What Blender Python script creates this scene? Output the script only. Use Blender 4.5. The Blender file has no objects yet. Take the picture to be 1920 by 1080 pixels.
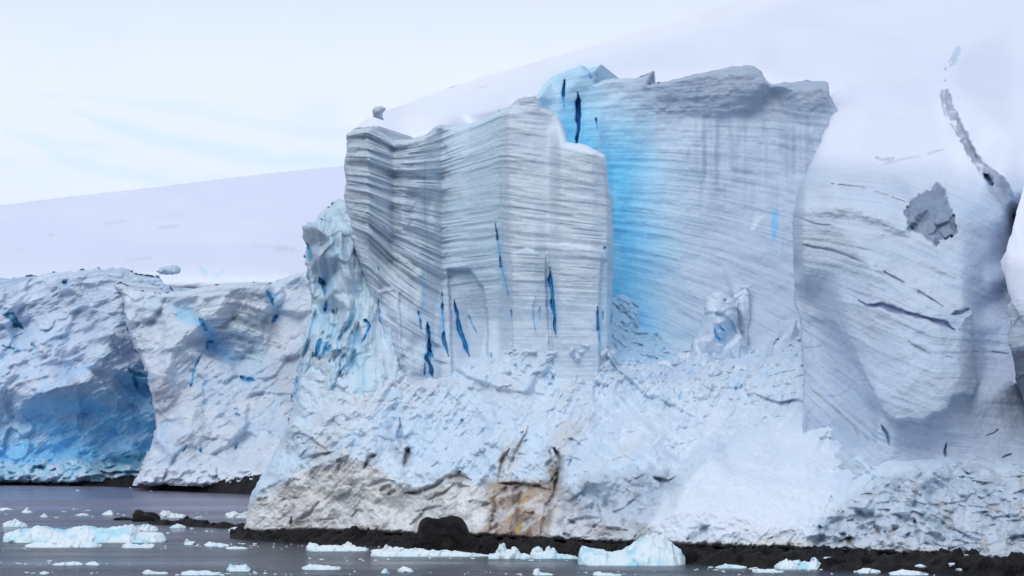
import bpy, math, random
import numpy as np
from mathutils.geometry import delaunay_2d_cdt
from mathutils import Vector, Euler

scene = bpy.context.scene
C = scene.collection
R = math.radians
# ------------------------------------------------------------------ camera
F = 5444.0                  # focal length in photo pixels (1920 wide)
YH = 750.0                  # row of the horizon in the photo
CAMH = 19.84                # eye height above the sea, a ship's deck
TH = math.atan((YH - 540.0) / F)
cam_d = bpy.data.cameras.new('camera')
cam = bpy.data.objects.new('camera', cam_d)
C.objects.link(cam)
cam_d.sensor_width = 36.0
cam_d.lens = 36.0 * F / 1920.0
cam_d.clip_start = 1.0
cam_d.clip_end = 30000.0
cam.location = (0, 0, CAMH)
cam.rotation_euler = (math.pi / 2 + TH, 0, 0)
scene.camera = cam
# ------------------------------------------------------------------ world, sun
SUN_EL, SUN_AZ = 43.0, -162.0          # azimuth from +Y towards +X, seen from the camera
world = bpy.data.worlds.new("World")
scene.world = world
world.use_nodes = True
wn = world.node_tree.nodes; wl = world.node_tree.links
for n in list(wn): wn.remove(n)
sky = wn.new('ShaderNodeTexSky')
sky.sky_type = 'NISHITA'; sky.sun_disc = False
sky.sun_elevation = R(SUN_EL); sky.sun_rotation = R(SUN_AZ)
sky.air_density = 1.0; sky.dust_density = 3.0; sky.ozone_density = 1.0
mixw = wn.new('ShaderNodeMix'); mixw.data_type = 'RGBA'
mixw.inputs[0].default_value = 0.80
mixw.inputs[7].default_value = (8.0, 8.8, 10.6, 1)      # the cloud deck
bg = wn.new('ShaderNodeBackground'); bg.inputs[1].default_value = 0.085
wo = wn.new('ShaderNodeOutputWorld')
wl.new(sky.outputs[0], mixw.inputs[6]); wl.new(mixw.outputs[2], bg.inputs[0]); wl.new(bg.outputs[0], wo.inputs[0])
sd = bpy.data.lights.new('sun', 'SUN'); sd.energy = 1.25; sd.angle = R(30); sd.color = (1.0, 0.97, 0.93)
sun = bpy.data.objects.new('sun', sd); C.objects.link(sun)
# light comes from the upper left, slightly behind the viewer
sun.rotation_euler = Vector((-0.30, -0.95, 0.95)).to_track_quat('Z', 'Y').to_euler()
scene.view_settings.view_transform = 'Standard'
scene.view_settings.look = 'None'
scene.view_settings.gamma = 1.0
scene.view_settings.exposure = 0.0

# ------------------------------------------------------------------ projection
cT, sT = math.cos(TH), math.sin(TH)
def P(px, py, D):
    """world point seen at photo pixel (px, py) at distance D ahead of the camera"""
    px = np.asarray(px, float); py = np.asarray(py, float); D = np.asarray(D, float)
    u = (px - 960.0) / F; v = (540.0 - py) / F
    k = D / (cT - v * sT)
    return np.stack([u * k, D + 0 * k, CAMH + (sT + v * cT) * k], -1)
def sea_D(py):
    v = (540.0 - py) / F
    return -CAMH * (cT - v * sT) / (sT + v * cT)

# ------------------------------------------------------------------ noise
def _hash(ix, iy, iz, seed):
    h = (ix * 374761393 + iy * 668265263 + iz * 1274126177 + seed * 362437) & 0xFFFFFFFF
    h = ((h ^ (h >> 13)) * 1274126177) & 0xFFFFFFFF
    h = ((h ^ (h >> 16)) * 2246822519) & 0xFFFFFFFF
    return ((h ^ (h >> 15)) & 0xFFFFFF) / float(0xFFFFFF)
def noise(p, scale, seed=0):
    q = np.asarray(p, float) / scale
    if q.ndim == 1: q = q[:, None]
    if q.shape[1] <= 2:
        if q.shape[1] == 1: q = np.concatenate([q, np.zeros((len(q), 1))], 1)
        i = np.floor(q).astype(np.int64); f = q - i
        f = f * f * f * (f * (f * 6 - 15) + 10)
        ix, iy = i[:, 0], i[:, 1]; fx, fy = f[:, 0], f[:, 1]
        a = _hash(ix, iy, 0, seed); b_ = _hash(ix + 1, iy, 0, seed); c = _hash(ix, iy + 1, 0, seed); d = _hash(ix + 1, iy + 1, 0, seed)
        t = a + (b_ - a) * fx; u = c + (d - c) * fx
        return (t + (u - t) * fy) * 2 - 1
    if q.shape[1] < 3: q = np.concatenate([q, np.zeros((len(q), 3 - q.shape[1]))], 1)
    i = np.floor(q).astype(np.int64); f = q - i
    f = f * f * f * (f * (f * 6 - 15) + 10)
    out = 0
    for dx in (0, 1):
        wx = f[:, 0] if dx else 1 - f[:, 0]
        for dy in (0, 1):
            wy = f[:, 1] if dy else 1 - f[:, 1]
            for dz in (0, 1):
                wz = f[:, 2] if dz else 1 - f[:, 2]
                out = out + wx * wy * wz * _hash(i[:, 0] + dx, i[:, 1] + dy, i[:, 2] + dz, seed)
    return out * 2 - 1
def fbm(p, scale, octv=4, seed=0, gain=0.5):
    a = 1.0; s = 0; t = 0
    for o in range(octv):
        s = s + a * noise(p, scale / 2 ** o, seed + o * 17); t += a; a *= gain
    return s / t
def ridged(p, scale, octv=4, seed=0):
    a = 1.0; s = 0; t = 0
    for o in range(octv):
        s = s + a * (1 - 2 * np.abs(noise(p, scale / 2 ** o, seed + o * 31))); t += a; a *= 0.5
    return s / t
def facet(p2, scale, seed=0, tilt=0.9, soft_k=16.0):
    """broken ice: every Voronoi cell is a plane of its own tilt and height"""
    q = np.asarray(p2, float)[:, :2] / scale
    q = q + 0.25 * np.stack([noise(q, 0.8, seed + 5), noise(q, 0.8, seed + 6)], 1)
    i = np.floor(q).astype(np.int64)
    acc = np.zeros(len(q)); wsum = np.full(len(q), 1e-12); z = np.zeros(len(q), np.int64)
    for dx in (-1, 0, 1):
        for dy in (-1, 0, 1):
            cx, cy = i[:, 0] + dx, i[:, 1] + dy
            fx = cx + _hash(cx, cy, z, seed + 1); fy = cy + _hash(cx, cy, z, seed + 2)
            ddx, ddy = q[:, 0] - fx, q[:, 1] - fy
            d = ddx * ddx + ddy * ddy
            gx = _hash(cx, cy, z, seed + 3) * 2 - 1; gy = _hash(cx, cy, z, seed + 4) * 2 - 1
            h = _hash(cx, cy, z, seed + 7) * 2 - 1
            v = 0.6 * h + tilt * (gx * ddx + gy * ddy)
            w = np.exp(-soft_k * d); acc += w * v; wsum += w
    return acc / wsum
def sstep(a, b, x):
    t = np.clip((x - a) / (b - a), 0, 1); return t * t * (3 - 2 * t)

# ------------------------------------------------------------------ 2-D helpers on photo pixels
def inside(px, py, poly):
    r = np.zeros(px.shape, bool); n = len(poly)
    for k in range(n):
        x0, y0 = poly[k]; x1, y1 = poly[(k + 1) % n]
        if y0 == y1: continue
        c = ((y0 > py) != (y1 > py)) & (px < (x1 - x0) * (py - y0) / (y1 - y0) + x0)
        r ^= c
    return r
def dist_line(px, py, pts, closed=False):
    best = np.full(px.shape, 1e9); tt = np.zeros(px.shape)
    n = len(pts); m = n if closed else n - 1
    for k in range(m):
        x0, y0 = pts[k][:2]; x1, y1 = pts[(k + 1) % n][:2]
        dx, dy = x1 - x0, y1 - y0; L = dx * dx + dy * dy + 1e-9
        t = np.clip(((px - x0) * dx + (py - y0) * dy) / L, 0, 1)
        d = np.hypot(px - x0 - t * dx, py - y0 - t * dy)
        b = d < best
        best = np.where(b, d, best); tt = np.where(b, (k + t) / m, tt)
    return best, tt
def soft(px, py, poly, feather):
    d, _ = dist_line(px, py, poly, True)
    s = np.where(inside(px, py, poly), d, -d)
    return sstep(-feather, feather, s)
def stroke(px, py, pts, w, taper=True):
    d, t = dist_line(px, py, pts)
    ww = w * (np.clip(np.minimum(t, 1 - t) * 5, 0.15, 1) if taper else 1)
    return np.clip(1.25 * (1 - d / ww), 0, 1)

def interp_ctrl(ctrl, creases, X, Y, blur, step):
    vs = [Vector((c[0], c[1])) for c in ctrl]
    res = delaunay_2d_cdt(vs, creases, [], 0, 1e-4)
    V, FA, OV = res[0], res[2], res[3]
    zv = []
    for k, v in enumerate(V):
        if OV[k]: zv.append(ctrl[OV[k][0]][2])
        else:
            ds = sorted(((v.x - c[0]) ** 2 + (v.y - c[1]) ** 2, c[2]) for c in ctrl)[:3]
            zv.append(sum(z / (d + 1) for d, z in ds) / sum(1 / (d + 1) for d, z in ds))
    D = np.full(X.shape, np.nan)
    xs = X[0]; ys = Y[:, 0]
    for f in FA:
        (ax, ay), (bx, by), (cx, cy) = [tuple(V[i]) for i in f]
        i0, i1 = np.searchsorted(xs, [min(ax, bx, cx) - step, max(ax, bx, cx) + step])
        j0, j1 = np.searchsorted(ys, [min(ay, by, cy) - step, max(ay, by, cy) + step])
        if i1 <= i0 or j1 <= j0: continue
        sx = X[j0:j1, i0:i1]; sy = Y[j0:j1, i0:i1]
        det = (by - cy) * (ax - cx) + (cx - bx) * (ay - cy)
        if abs(det) < 1e-9: continue
        l0 = ((by - cy) * (sx - cx) + (cx - bx) * (sy - cy)) / det
        l1 = ((cy - ay) * (sx - cx) + (ax - cx) * (sy - cy)) / det
        l2 = 1 - l0 - l1
        m = (l0 >= -1e-6) & (l1 >= -1e-6) & (l2 >= -1e-6)
        z = l0 * zv[f[0]] + l1 * zv[f[1]] + l2 * zv[f[2]]
        D[j0:j1, i0:i1] = np.where(m, z, D[j0:j1, i0:i1])
    bad = np.isnan(D)
    if bad.any():                                   # outside the hull: nearest three points
        bx_, by_ = X[bad], Y[bad]
        w = 0; s = 0
        for c in ctrl:
            k = 1 / (((bx_ - c[0]) ** 2 + (by_ - c[1]) ** 2) ** 1.5 + 1); w = w + k; s = s + k * c[2]
        D[bad] = s / w
    r = int(round(blur / step))
    if r > 0:
        for _ in range(2):
            for ax_ in (0, 1):
                k = np.ones(2 * r + 1) / (2 * r + 1)
                pad = [(0, 0), (0, 0)]; pad[ax_] = (r, r)
                A = np.pad(D, pad, mode='edge')
                cs = np.cumsum(np.insert(A, 0, 0, axis=ax_), axis=ax_)
                n = 2 * r + 1
                D = (np.take(cs, range(n, cs.shape[ax_]), ax_) - np.take(cs, range(0, cs.shape[ax_] - n), ax_)) / n
    return D

# ------------------------------------------------------------------ materials
def new_mat(name):
    m = bpy.data.materials.new(name); m.use_nodes = True
    nt = m.node_tree
    for n in list(nt.nodes): nt.nodes.remove(n)
    out = nt.nodes.new('ShaderNodeOutputMaterial'); b = nt.nodes.new('ShaderNodeBsdfPrincipled')
    nt.links.new(b.outputs[0], out.inputs[0])
    return m, nt, b
def nd(nt, typ, **kw):
    n = nt.nodes.new(typ)
    for k, v in kw.items(): setattr(n, k, v)
    return n
def math_(nt, op, a, b=None, clamp=False):
    n = nt.nodes.new('ShaderNodeMath'); n.operation = op; n.use_clamp = clamp
    for i, s in enumerate((a, b)):
        if s is None: continue
        if hasattr(s, 'links'): nt.links.new(s, n.inputs[i])
        else: n.inputs[i].default_value = s
    return n.outputs[0]
def tex_noise(nt, vec, scale, detail=4, rough=0.55):
    n = nt.nodes.new('ShaderNodeTexNoise'); n.inputs['Scale'].default_value = scale
    n.inputs['Detail'].default_value = detail; n.inputs['Roughness'].default_value = rough
    if vec is not None: nt.links.new(vec, n.inputs['Vector'])
    return n.outputs['Fac']
def ramp(nt, fac, stops):
    n = nt.nodes.new('ShaderNodeValToRGB'); cr = n.color_ramp
    while len(cr.elements) < len(stops): cr.elements.new(0.5)
    for e, (p, c) in zip(cr.elements, stops):
        e.position = p; e.color = (c, c, c, 1) if not isinstance(c, tuple) else tuple(c) + (1,)
    nt.links.new(fac, n.inputs[0]); return n.outputs[0]

def ice_material(name, rough=0.6, grain=1.0, unit=1.0, speck=0.06, band_dark=(0.56, 0.62, 0.69)):
    m, nt, b = new_mat(name)
    L = nt.links
    col = nd(nt, 'ShaderNodeAttribute', attribute_name='ice_colour').outputs['Color']
    st = nd(nt, 'ShaderNodeAttribute', attribute_name='strata').outputs['Vector']
    bd = nd(nt, 'ShaderNodeAttribute', attribute_name='banding').outputs['Fac']
    tc = nd(nt, 'ShaderNodeTexCoord').outputs['Object']
    wob = tex_noise(nt, tc, 0.35 / unit, 4, 0.6)                        # layers waver a little
    sx = nd(nt, 'ShaderNodeSeparateXYZ'); L.new(st, sx.inputs[0])
    sy = math_(nt, 'ADD', sx.outputs[1], math_(nt, 'MULTIPLY', math_(nt, 'SUBTRACT', wob, 0.5), 3.5))
    cb = nd(nt, 'ShaderNodeCombineXYZ'); L.new(sx.outputs[0], cb.inputs[0]); L.new(sy, cb.inputs[1])
    def lay(sx_, sy_, seed, det, rgh):
        mp = nd(nt, 'ShaderNodeMapping'); L.new(cb.outputs[0], mp.inputs[0]); mp.inputs['Scale'].default_value = (sx_, sy_, 1); mp.inputs['Location'].default_value = (seed, seed * 3.7, 0)
        return tex_noise(nt, mp.outputs[0], 1.0, det, rgh)
    r1 = ramp(nt, lay(0.003, 0.050, 1.3, 2.0, 0.55), [(0.455, 0.0), (0.485, 0.9), (0.51, 1.0), (0.56, 0.12), (0.63, 0.0), (0.68, 0.8), (0.72, 0.2)])
    r3 = ramp(nt, lay(0.005, 0.12, 5.1, 2, 0.5), [(0.44, 0.0), (0.50, 1.0), (0.56, 0.0)])
    r2 = ramp(nt, lay(0.010, 0.32, 9.4, 3, 0.6), [(0.35, 0.0), (0.65, 1.0)])
    bands = math_(nt, 'ADD', math_(nt, 'ADD', math_(nt, 'MULTIPLY', r1, 0.5), math_(nt, 'MULTIPLY', r3, 0.3)), math_(nt, 'MULTIPLY', r2, 0.22))
    fac = math_(nt, 'MULTIPLY', bands, bd, True)
    tone = nd(nt, 'ShaderNodeMix', data_type='RGBA', blend_type='MULTIPLY')
    L.new(fac, tone.inputs[0]); L.new(col, tone.inputs[6]); tone.inputs[7].default_value = band_dark + (1,)
    g = tex_noise(nt, tc, 1.8 / unit, 8, 0.75)
    gr = ramp(nt, g, [(0.30, 1 - 1.8 * speck), (0.65, 1.0)])
    t2 = nd(nt, 'ShaderNodeMix', data_type='RGBA', blend_type='MULTIPLY'); t2.inputs[0].default_value = 1
    L.new(tone.outputs[2], t2.inputs[6]); L.new(gr, t2.inputs[7]); L.new(math_(nt, 'SUBTRACT', 1.0, math_(nt, 'MULTIPLY', sx.outputs[2], 0.7)), t2.inputs[0])
    L.new(t2.outputs[2], b.inputs['Base Color'])
    b.inputs['Roughness'].default_value = rough
    b.inputs['Specular IOR Level'].default_value = 0.25
    g2 = tex_noise(nt, tc, 1.1 / unit, 8, 0.72)
    h = math_(nt, 'ADD', math_(nt, 'MULTIPLY', math_(nt, 'MULTIPLY', g2, math_(nt, 'SUBTRACT', 1.0, math_(nt, 'MULTIPLY', sx.outputs[2], 0.9))), 0.9 * grain), math_(nt, 'MULTIPLY', math_(nt, 'MULTIPLY', bands, bd), -0.3))
    bp = nd(nt, 'ShaderNodeBump'); bp.inputs['Strength'].default_value = 0.6; bp.inputs['Distance'].default_value = 0.5 * unit
    L.new(h, bp.inputs['Height']); L.new(bp.outputs[0], b.inputs['Normal'])
    return m
M_ICE = ice_material('glacier_ice', 0.55, 1.0, 1.0)
M_FAR = ice_material('distant_glacier_ice', 0.6, 1.0, 1.6)
M_SNOW = ice_material('packed_snow', 0.75, 0.10, 2.5, 0.02)
M_FLOE = ice_material('floating_ice', 0.4, 0.6, 0.6, 0.05)

def rock_material():
    m, nt, b = new_mat('wet_dark_rock')
    tc = nd(nt, 'ShaderNodeTexCoord').outputs['Object']
    a = tex_noise(nt, tc, 0.6, 7, 0.7)
    c = ramp(nt, a, [(0.3, (0.004, 0.004, 0.005)), (0.54, (0.008, 0.007, 0.008)), (0.66, (0.026, 0.020, 0.017)), (0.78, (0.07, 0.058, 0.05))])
    nt.links.new(c, b.inputs['Base Color']); b.inputs['Roughness'].default_value = 0.65
    b.inputs['Specular IOR Level'].default_value = 0.3
    bp = nd(nt, 'ShaderNodeBump'); bp.inputs['Distance'].default_value = 0.5; bp.inputs['Strength'].default_value = 0.9
    nt.links.new(tex_noise(nt, tc, 1.3, 8, 0.7), bp.inputs['Height']); nt.links.new(bp.outputs[0], b.inputs['Normal'])
    return m
M_ROCK = rock_material()

def sea_material():
    m, nt, b = new_mat('sea_water')
    tc = nd(nt, 'ShaderNodeTexCoord').outputs['Object']
    mp = nd(nt, 'ShaderNodeMapping'); nt.links.new(tc, mp.inputs[0]); mp.inputs['Scale'].default_value = (0.9, 0.30, 1)
    mp3 = nd(nt, 'ShaderNodeMapping'); nt.links.new(tc, mp3.inputs[0]); mp3.inputs['Scale'].default_value = (0.006, 0.035, 1)
    big = tex_noise(nt, mp3.outputs[0], 1.0, 4, 0.6)
    sp = nd(nt, 'ShaderNodeSeparateXYZ'); nt.links.new(tc, sp.inputs[0])
    far = nd(nt, 'ShaderNodeMapRange'); far.inputs[1].default_value = 440; far.inputs[2].default_value = 600
    nt.links.new(math_(nt, 'ADD', sp.outputs[1], math_(nt, 'MULTIPLY', big, 120.0)), far.inputs[0])
    bc = ramp(nt, far.outputs[0], [(0.0, (0.024, 0.028, 0.052)), (1.0, (0.20, 0.20, 0.29))])  # lighter far base stands in for bright sky and ice mirrored there
    nt.links.new(bc, b.inputs['Base Color'])
    b.inputs['IOR'].default_value = 1.33; b.inputs['Specular IOR Level'].default_value = 0.38
    rr = ramp(nt, big, [(0.38, 0.30), (0.62, 0.12)])
    nt.links.new(rr, b.inputs['Roughness'])
    wv = tex_noise(nt, mp.outputs[0], 1.0, 6, 0.72)
    st = ramp(nt, big, [(0.38, 1.0), (0.62, 0.45)])
    bp = nd(nt, 'ShaderNodeBump'); bp.inputs['Distance'].default_value = 3.0
    nt.links.new(math_(nt, 'MULTIPLY', st, math_(nt, 'SUBTRACT', 1.0, math_(nt, 'MULTIPLY', far.outputs[0], 0.6))), bp.inputs['Strength'])
    nt.links.new(wv, bp.inputs['Height']); nt.links.new(bp.outputs[0], b.inputs['Normal'])
    return m
M_SEA = sea_material()

# ------------------------------------------------------------------ mesh building
def tag(o, label=None, cat=None, group=None, kind=None):
    if label: o['label'] = label
    if cat: o['category'] = cat
    if group: o['group'] = group
    if kind: o['kind'] = kind
    return o
def mesh_obj(name, V, Q, mat, parent=None, col=None, strata=None, band=None, smooth=True):
    me = bpy.data.meshes.new(name)
    V = np.asarray(V, np.float32); Q = np.asarray(Q, np.int32)
    k = Q.shape[1]
    me.vertices.add(len(V)); me.vertices.foreach_set('co', V.ravel())
    me.loops.add(len(Q) * k); me.loops.foreach_set('vertex_index', Q.ravel())
    me.polygons.add(len(Q)); me.polygons.foreach_set('loop_start', np.arange(len(Q), dtype=np.int32) * k)
    me.polygons.foreach_set('use_smooth', np.full(len(Q), smooth))
    me.update(calc_edges=True)
    if col is not None:
        a = me.attributes.new('ice_colour', 'FLOAT_COLOR', 'POINT')
        c4 = np.ones((len(V), 4), np.float32); c4[:, :3] = col; a.data.foreach_set('color', c4.ravel())
        a = me.attributes.new('strata', 'FLOAT_VECTOR', 'POINT')
        a.data.foreach_set('vector', (np.zeros((len(V), 3)) if strata is None else strata).astype(np.float32).ravel())
        a = me.attributes.new('banding', 'FLOAT', 'POINT')
        a.data.foreach_set('value', (np.zeros(len(V)) if band is None else band).astype(np.float32))
    me.materials.append(mat)
    o = bpy.data.objects.new(name, me); C.objects.link(o)
    if parent: o.parent = parent
    return o

def strat_coord(px, py, cols, rows, ref):
    """rows of traced layer lines -> a layer number that stays constant along each line"""
    cols = np.array(cols, float)
    Ys = np.stack([np.interp(px, cols, r) for r in rows], 1)
    Rv = np.array([r[ref] for r in rows], float)
    n = len(rows)
    S = py - Ys[:, 0] + Rv[0]
    for k in range(n - 1):
        t = (py - Ys[:, k]) / (Ys[:, k + 1] - Ys[:, k])
        S = np.where(t >= 0, Rv[k] + t * (Rv[k + 1] - Rv[k]), S)
    S = np.where(py > Ys[:, -1], Rv[-1] + py - Ys[:, -1], S)
    return S

WHITE = np.array([0.80, 0.85, 0.93])
SNOW = np.array([0.86, 0.90, 0.97])
ICE = np.array([0.68, 0.75, 0.83])
GREYICE = np.array([0.60, 0.67, 0.78])
BLUE = np.array([0.16, 0.55, 0.92])
PALEBLUE = np.array([0.45, 0.72, 0.90])
DEEP = np.array([0.03, 0.28, 0.55])
TEAL = np.array([0.10, 0.30, 0.38])
DIRT = np.array([0.55, 0.49, 0.46])
BROWN = np.array([0.16, 0.09, 0.05])
TAN = np.array([0.45, 0.32, 0.18])
DARK = np.array([0.05, 0.055, 0.06])

class Body:
    """one mass of ice: depth control points triangulated into facets, then broken up by noise"""
    def __init__(s, poly, ctrl, creases=(), step=1.6, blur=3, jag=2.0, seed=0):
        s.poly, s.step, s.seed = poly, step, seed
        x0 = math.floor(min(p[0] for p in poly) / step) * step; x1 = max(p[0] for p in poly)
        y0 = math.floor(min(p[1] for p in poly) / step) * step; y1 = max(p[1] for p in poly)
        xs = np.arange(float(x0), x1 + step, step); ys = np.arange(float(y0), y1 + step, step)
        s.shape = (len(ys), len(xs))
        X, Y = np.meshgrid(xs, ys)
        s.D = interp_ctrl(ctrl, list(creases), X, Y, blur, step).ravel()
        s.px, s.py = X.ravel(), Y.ravel(); s.gx0, s.gy0 = xs[0], ys[0]; s.cracks = []
        q = np.stack([s.px, s.py], 1)
        wx = jag * (noise(q, 14, seed + 90) + 0.6 * noise(q, 5, seed + 91)); wy = jag * (noise(q, 14, seed + 92) + 0.6 * noise(q, 5, seed + 93))
        s.wpx, s.wpy = s.px + wx, s.py + wy
        s.m = inside(s.wpx, s.wpy, poly)
        s.q = q; s.n9 = noise(q, 9, seed + 95); s.n4 = noise(q, 4, seed + 96); s.n20 = noise(q, 22, seed + 97); s.gap = sstep(-.6, .0, noise(q, 17, seed + 98))
        s.de = np.zeros(len(s.px))
        d, _ = dist_line(s.px[s.m], s.py[s.m], poly, True); s.de[s.m] = d
        s.col = np.tile(ICE, (len(s.px), 1)).astype(float)
        s.band = np.zeros(len(s.px)); s.S = s.py.copy(); s.smooth = np.zeros(len(s.px))
    def W(s): return P(s.px, s.py, s.D)
    def w2(s):                                          # metres on the face
        p = P(s.px, s.py, s.D); return np.stack([p[:, 0], p[:, 2] + 0.4 * p[:, 1]], 1)
    def mix(s, mask, c, k=1.0):
        mk = np.clip(mask * k, 0, 1)[:, None]; s.col = s.col * (1 - mk) + np.asarray(c) * mk
    def area(s, poly, f): return soft(s.wpx, s.wpy, poly, f)
    def line(s, pts, w, taper=True):
        wn_ = w * (1 + .45 * s.n20 + .3 * s.n9)
        return stroke(s.px + 0.3 * (s.wpx - s.px) + 1.8 * s.n20, s.py + 0.3 * (s.wpy - s.py), pts, np.maximum(wn_, .2 * w), taper) * (1 if w > 4 else s.gap)
    def mottle(s, ang, stretch, scale, amt, seed, cols=None):
        """dirty and clean, dense and bubbly ice in streaks"""
        a = R(ang); u = s.px * math.cos(a) + s.py * math.sin(a); v = -s.px * math.sin(a) + s.py * math.cos(a)
        q_ = np.stack([u / stretch, v], 1)
        cols = cols or [(.86, .90, .96), (.50, .68, .86), (.56, .60, .68), (.82, .80, .80)]
        for k, c in enumerate(cols):
            s.mix(sstep(.02, .45, fbm(q_, scale * (1 - .15 * k), 6, seed + 7 * k, .62)), c, amt * (1, 1, .8, .55)[k % 4])
    def crack(s, pts, w, depth, c=DEEP, k=1.0, halo=0.35):
        s.cracks.append((pts, w, depth, k))
        m = s.line(pts, w)
        s.D = s.D + .28 * depth * sstep(0, 1, m)
        if halo: s.mix(s.line(pts, w * 3.2), BLUE, halo)
        s.mix(sstep(0.0, 0.8, m), c, k)
    def rounded(s, r, amount):
        t = np.clip(1 - s.de / r, 0, 1); s.D = s.D + amount * (1 - np.sqrt(1 - np.minimum(t, 0.995) ** 2))
    def build(s, name, mat, thick=25.0, parent=None, parts=()):
        ny, nx = s.shape
        M = s.m.reshape(ny, nx); idx = np.arange(ny * nx).reshape(ny, nx)
        q = (M[:-1, :-1] | M[1:, :-1] | M[:-1, 1:] | M[1:, 1:])
        ids = np.zeros(ny * nx, bool); qi = np.argwhere(q)
        for a_, b_ in ((0, 0), (1, 0), (0, 1), (1, 1)): ids[(qi[:, 0] + a_) * nx + qi[:, 1] + b_] = True
        ids &= ~s.m                                     # rim vertices move onto the traced outline
        X_, Y_ = s.wpx[ids], s.wpy[ids]; bd = np.full(X_.shape, 1e9); nxp = X_.copy(); nyp = Y_.copy()
        for k_ in range(len(s.poly)):
            x0, y0 = s.poly[k_]; x1, y1 = s.poly[(k_ + 1) % len(s.poly)]; dx, dy = x1 - x0, y1 - y0
            t = np.clip(((X_ - x0) * dx + (Y_ - y0) * dy) / (dx * dx + dy * dy + 1e-9), 0, 1)
            ax, ay = x0 + t * dx, y0 + t * dy; d = np.hypot(X_ - ax, Y_ - ay); c_ = d < bd
            bd = np.where(c_, d, bd); nxp = np.where(c_, ax, nxp); nyp = np.where(c_, ay, nyp)
        s.px = s.px.copy(); s.py = s.py.copy(); s.px[ids] += nxp - X_; s.py[ids] += nyp - Y_
        Q = np.stack([idx[1:, :-1][q], idx[1:, 1:][q], idx[:-1, 1:][q], idx[:-1, :-1][q]], 1)
        used = np.unique(Q); remap = np.full(ny * nx, -1); remap[used] = np.arange(len(used)); Q = remap[Q]
        s.col = s.col * (1 - (1 - s.smooth[:, None]) * np.array([.075, .02, -.02]))          # dense ice drinks the red
        V = P(s.px[used], s.py[used], s.D[used]); col = np.clip(s.col[used], 0, 1); band = s.band[used]
        st = np.stack([s.px[used], s.S[used], s.smooth[used]], 1)
        # thickness: the rim runs straight back
        E = np.concatenate([Q[:, [0, 1]], Q[:, [1, 2]], Q[:, [2, 3]], Q[:, [3, 0]]])
        key = np.sort(E, 1); kk = key[:, 0].astype(np.int64) * (len(V) + 1) + key[:, 1]
        u, inv, cnt = np.unique(kk, return_inverse=True, return_counts=True)
        B = E[cnt[inv] == 1]
        bv = np.unique(B); rm = np.full(len(V), -1); rm[bv] = np.arange(len(bv)) + len(V)
        V2 = V[bv].copy(); V2[:, 1] += thick; xc = (V[:, 0].min() + V[:, 0].max()) / 2; hw_ = (V[:, 0].max() - V[:, 0].min()) / 2
        V2[:, 0] += .25 * thick * np.clip((xc - V2[:, 0]) / hw_ * 1.5, -1, 1)
        QB = np.stack([B[:, 1], B[:, 0], rm[B[:, 0]], rm[B[:, 1]]], 1)
        V = np.concatenate([V, V2]); col = np.concatenate([col, col[bv]]); band = np.concatenate([band, band[bv]]); st = np.concatenate([st, st[bv]])
        Q = np.concatenate([Q, QB])
        src = np.concatenate([used, used[bv]])
        which = np.zeros(len(Q), int)
        for k_, (pn, mask, pm) in enumerate(parts):
            which[np.mean(mask[src][Q], 1) > .5] = k_ + 1
        def sub(nm, sel, mt, par):
            u_ = np.unique(Q[sel]); r_ = np.full(len(V), -1); r_[u_] = np.arange(len(u_))
            return mesh_obj(nm, V[u_], r_[Q[sel]], mt, par, col[u_], st[u_], band[u_])
        root = sub(name, which == 0, mat, parent)
        for k_, (pn, mask, pm) in enumerate(parts):
            if (which == k_ + 1).any(): sub(pn, which == k_ + 1, pm or mat, root)
        return root
    def fissures(s, root, name='crack', kk2=1.0):
        """the dark cracks: a sliver of deep ice standing at the bottom of each groove"""
        for pts, wd, dp, k in s.cracks:
            k = k * kk2
            P_ = [np.array(p, float) for p in pts]; n = 18 * (len(P_) - 1) + 1
            tt = np.linspace(0, len(P_) - 1, n); C_ = np.array([P_[min(int(t), len(P_) - 2)] * (1 - (t - min(int(t), len(P_) - 2))) + P_[min(int(t), len(P_) - 2) + 1] * (t - min(int(t), len(P_) - 2)) for t in tt])
            ny, nx = s.shape; ii = np.clip(np.round((C_[:, 0] - s.gx0) / s.step).astype(int), 0, nx - 1); jj = np.clip(np.round((C_[:, 1] - s.gy0) / s.step).astype(int), 0, ny - 1); kk_ = jj * nx + ii
            C_[:, 0] -= .3 * (s.wpx - s.px)[kk_] + 1.8 * s.n20[kk_]; C_[:, 1] -= .3 * (s.wpy - s.py)[kk_]
            T_ = np.gradient(C_, axis=0); T_ /= np.linalg.norm(T_, axis=1)[:, None] + 1e-9; N_ = np.stack([-T_[:, 1], T_[:, 0]], 1)
            e = np.clip(np.minimum(tt, tt[-1] - tt) / tt[-1] * 5, .05, 1); hw = wd * .20 * e * (1 + .4 * noise(np.stack([C_[:, 1], C_[:, 0] * 0], 1), 7, 3))
            A = C_ - N_ * hw[:, None]; B_ = C_ + N_ * hw[:, None]
            def dd(q_):
                ny, nx = s.shape; i = np.clip(np.round((q_[:, 0] - s.gx0) / s.step).astype(int), 0, nx - 1); j = np.clip(np.round((q_[:, 1] - s.gy0) / s.step).astype(int), 0, ny - 1)
                return s.D[j * nx + i]
            Dm = dd(C_)
            Dm = np.minimum(Dm, np.minimum(np.roll(Dm, 1), np.roll(Dm, -1))) - .12
            V0 = P(A[:, 0], A[:, 1], Dm); V1 = P(B_[:, 0], B_[:, 1], Dm); V2 = V1 + [0, 1.5, 0]; V3 = V0 + [0, 1.5, 0]
            V = np.concatenate([V0, V1, V2, V3]); i = np.arange(n - 1); Q = np.concatenate([np.stack([i + a_ * n, i + 1 + a_ * n, i + 1 + ((a_ + 1) % 4) * n, i + ((a_ + 1) % 4) * n], 1) for a_ in range(4)])
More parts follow.
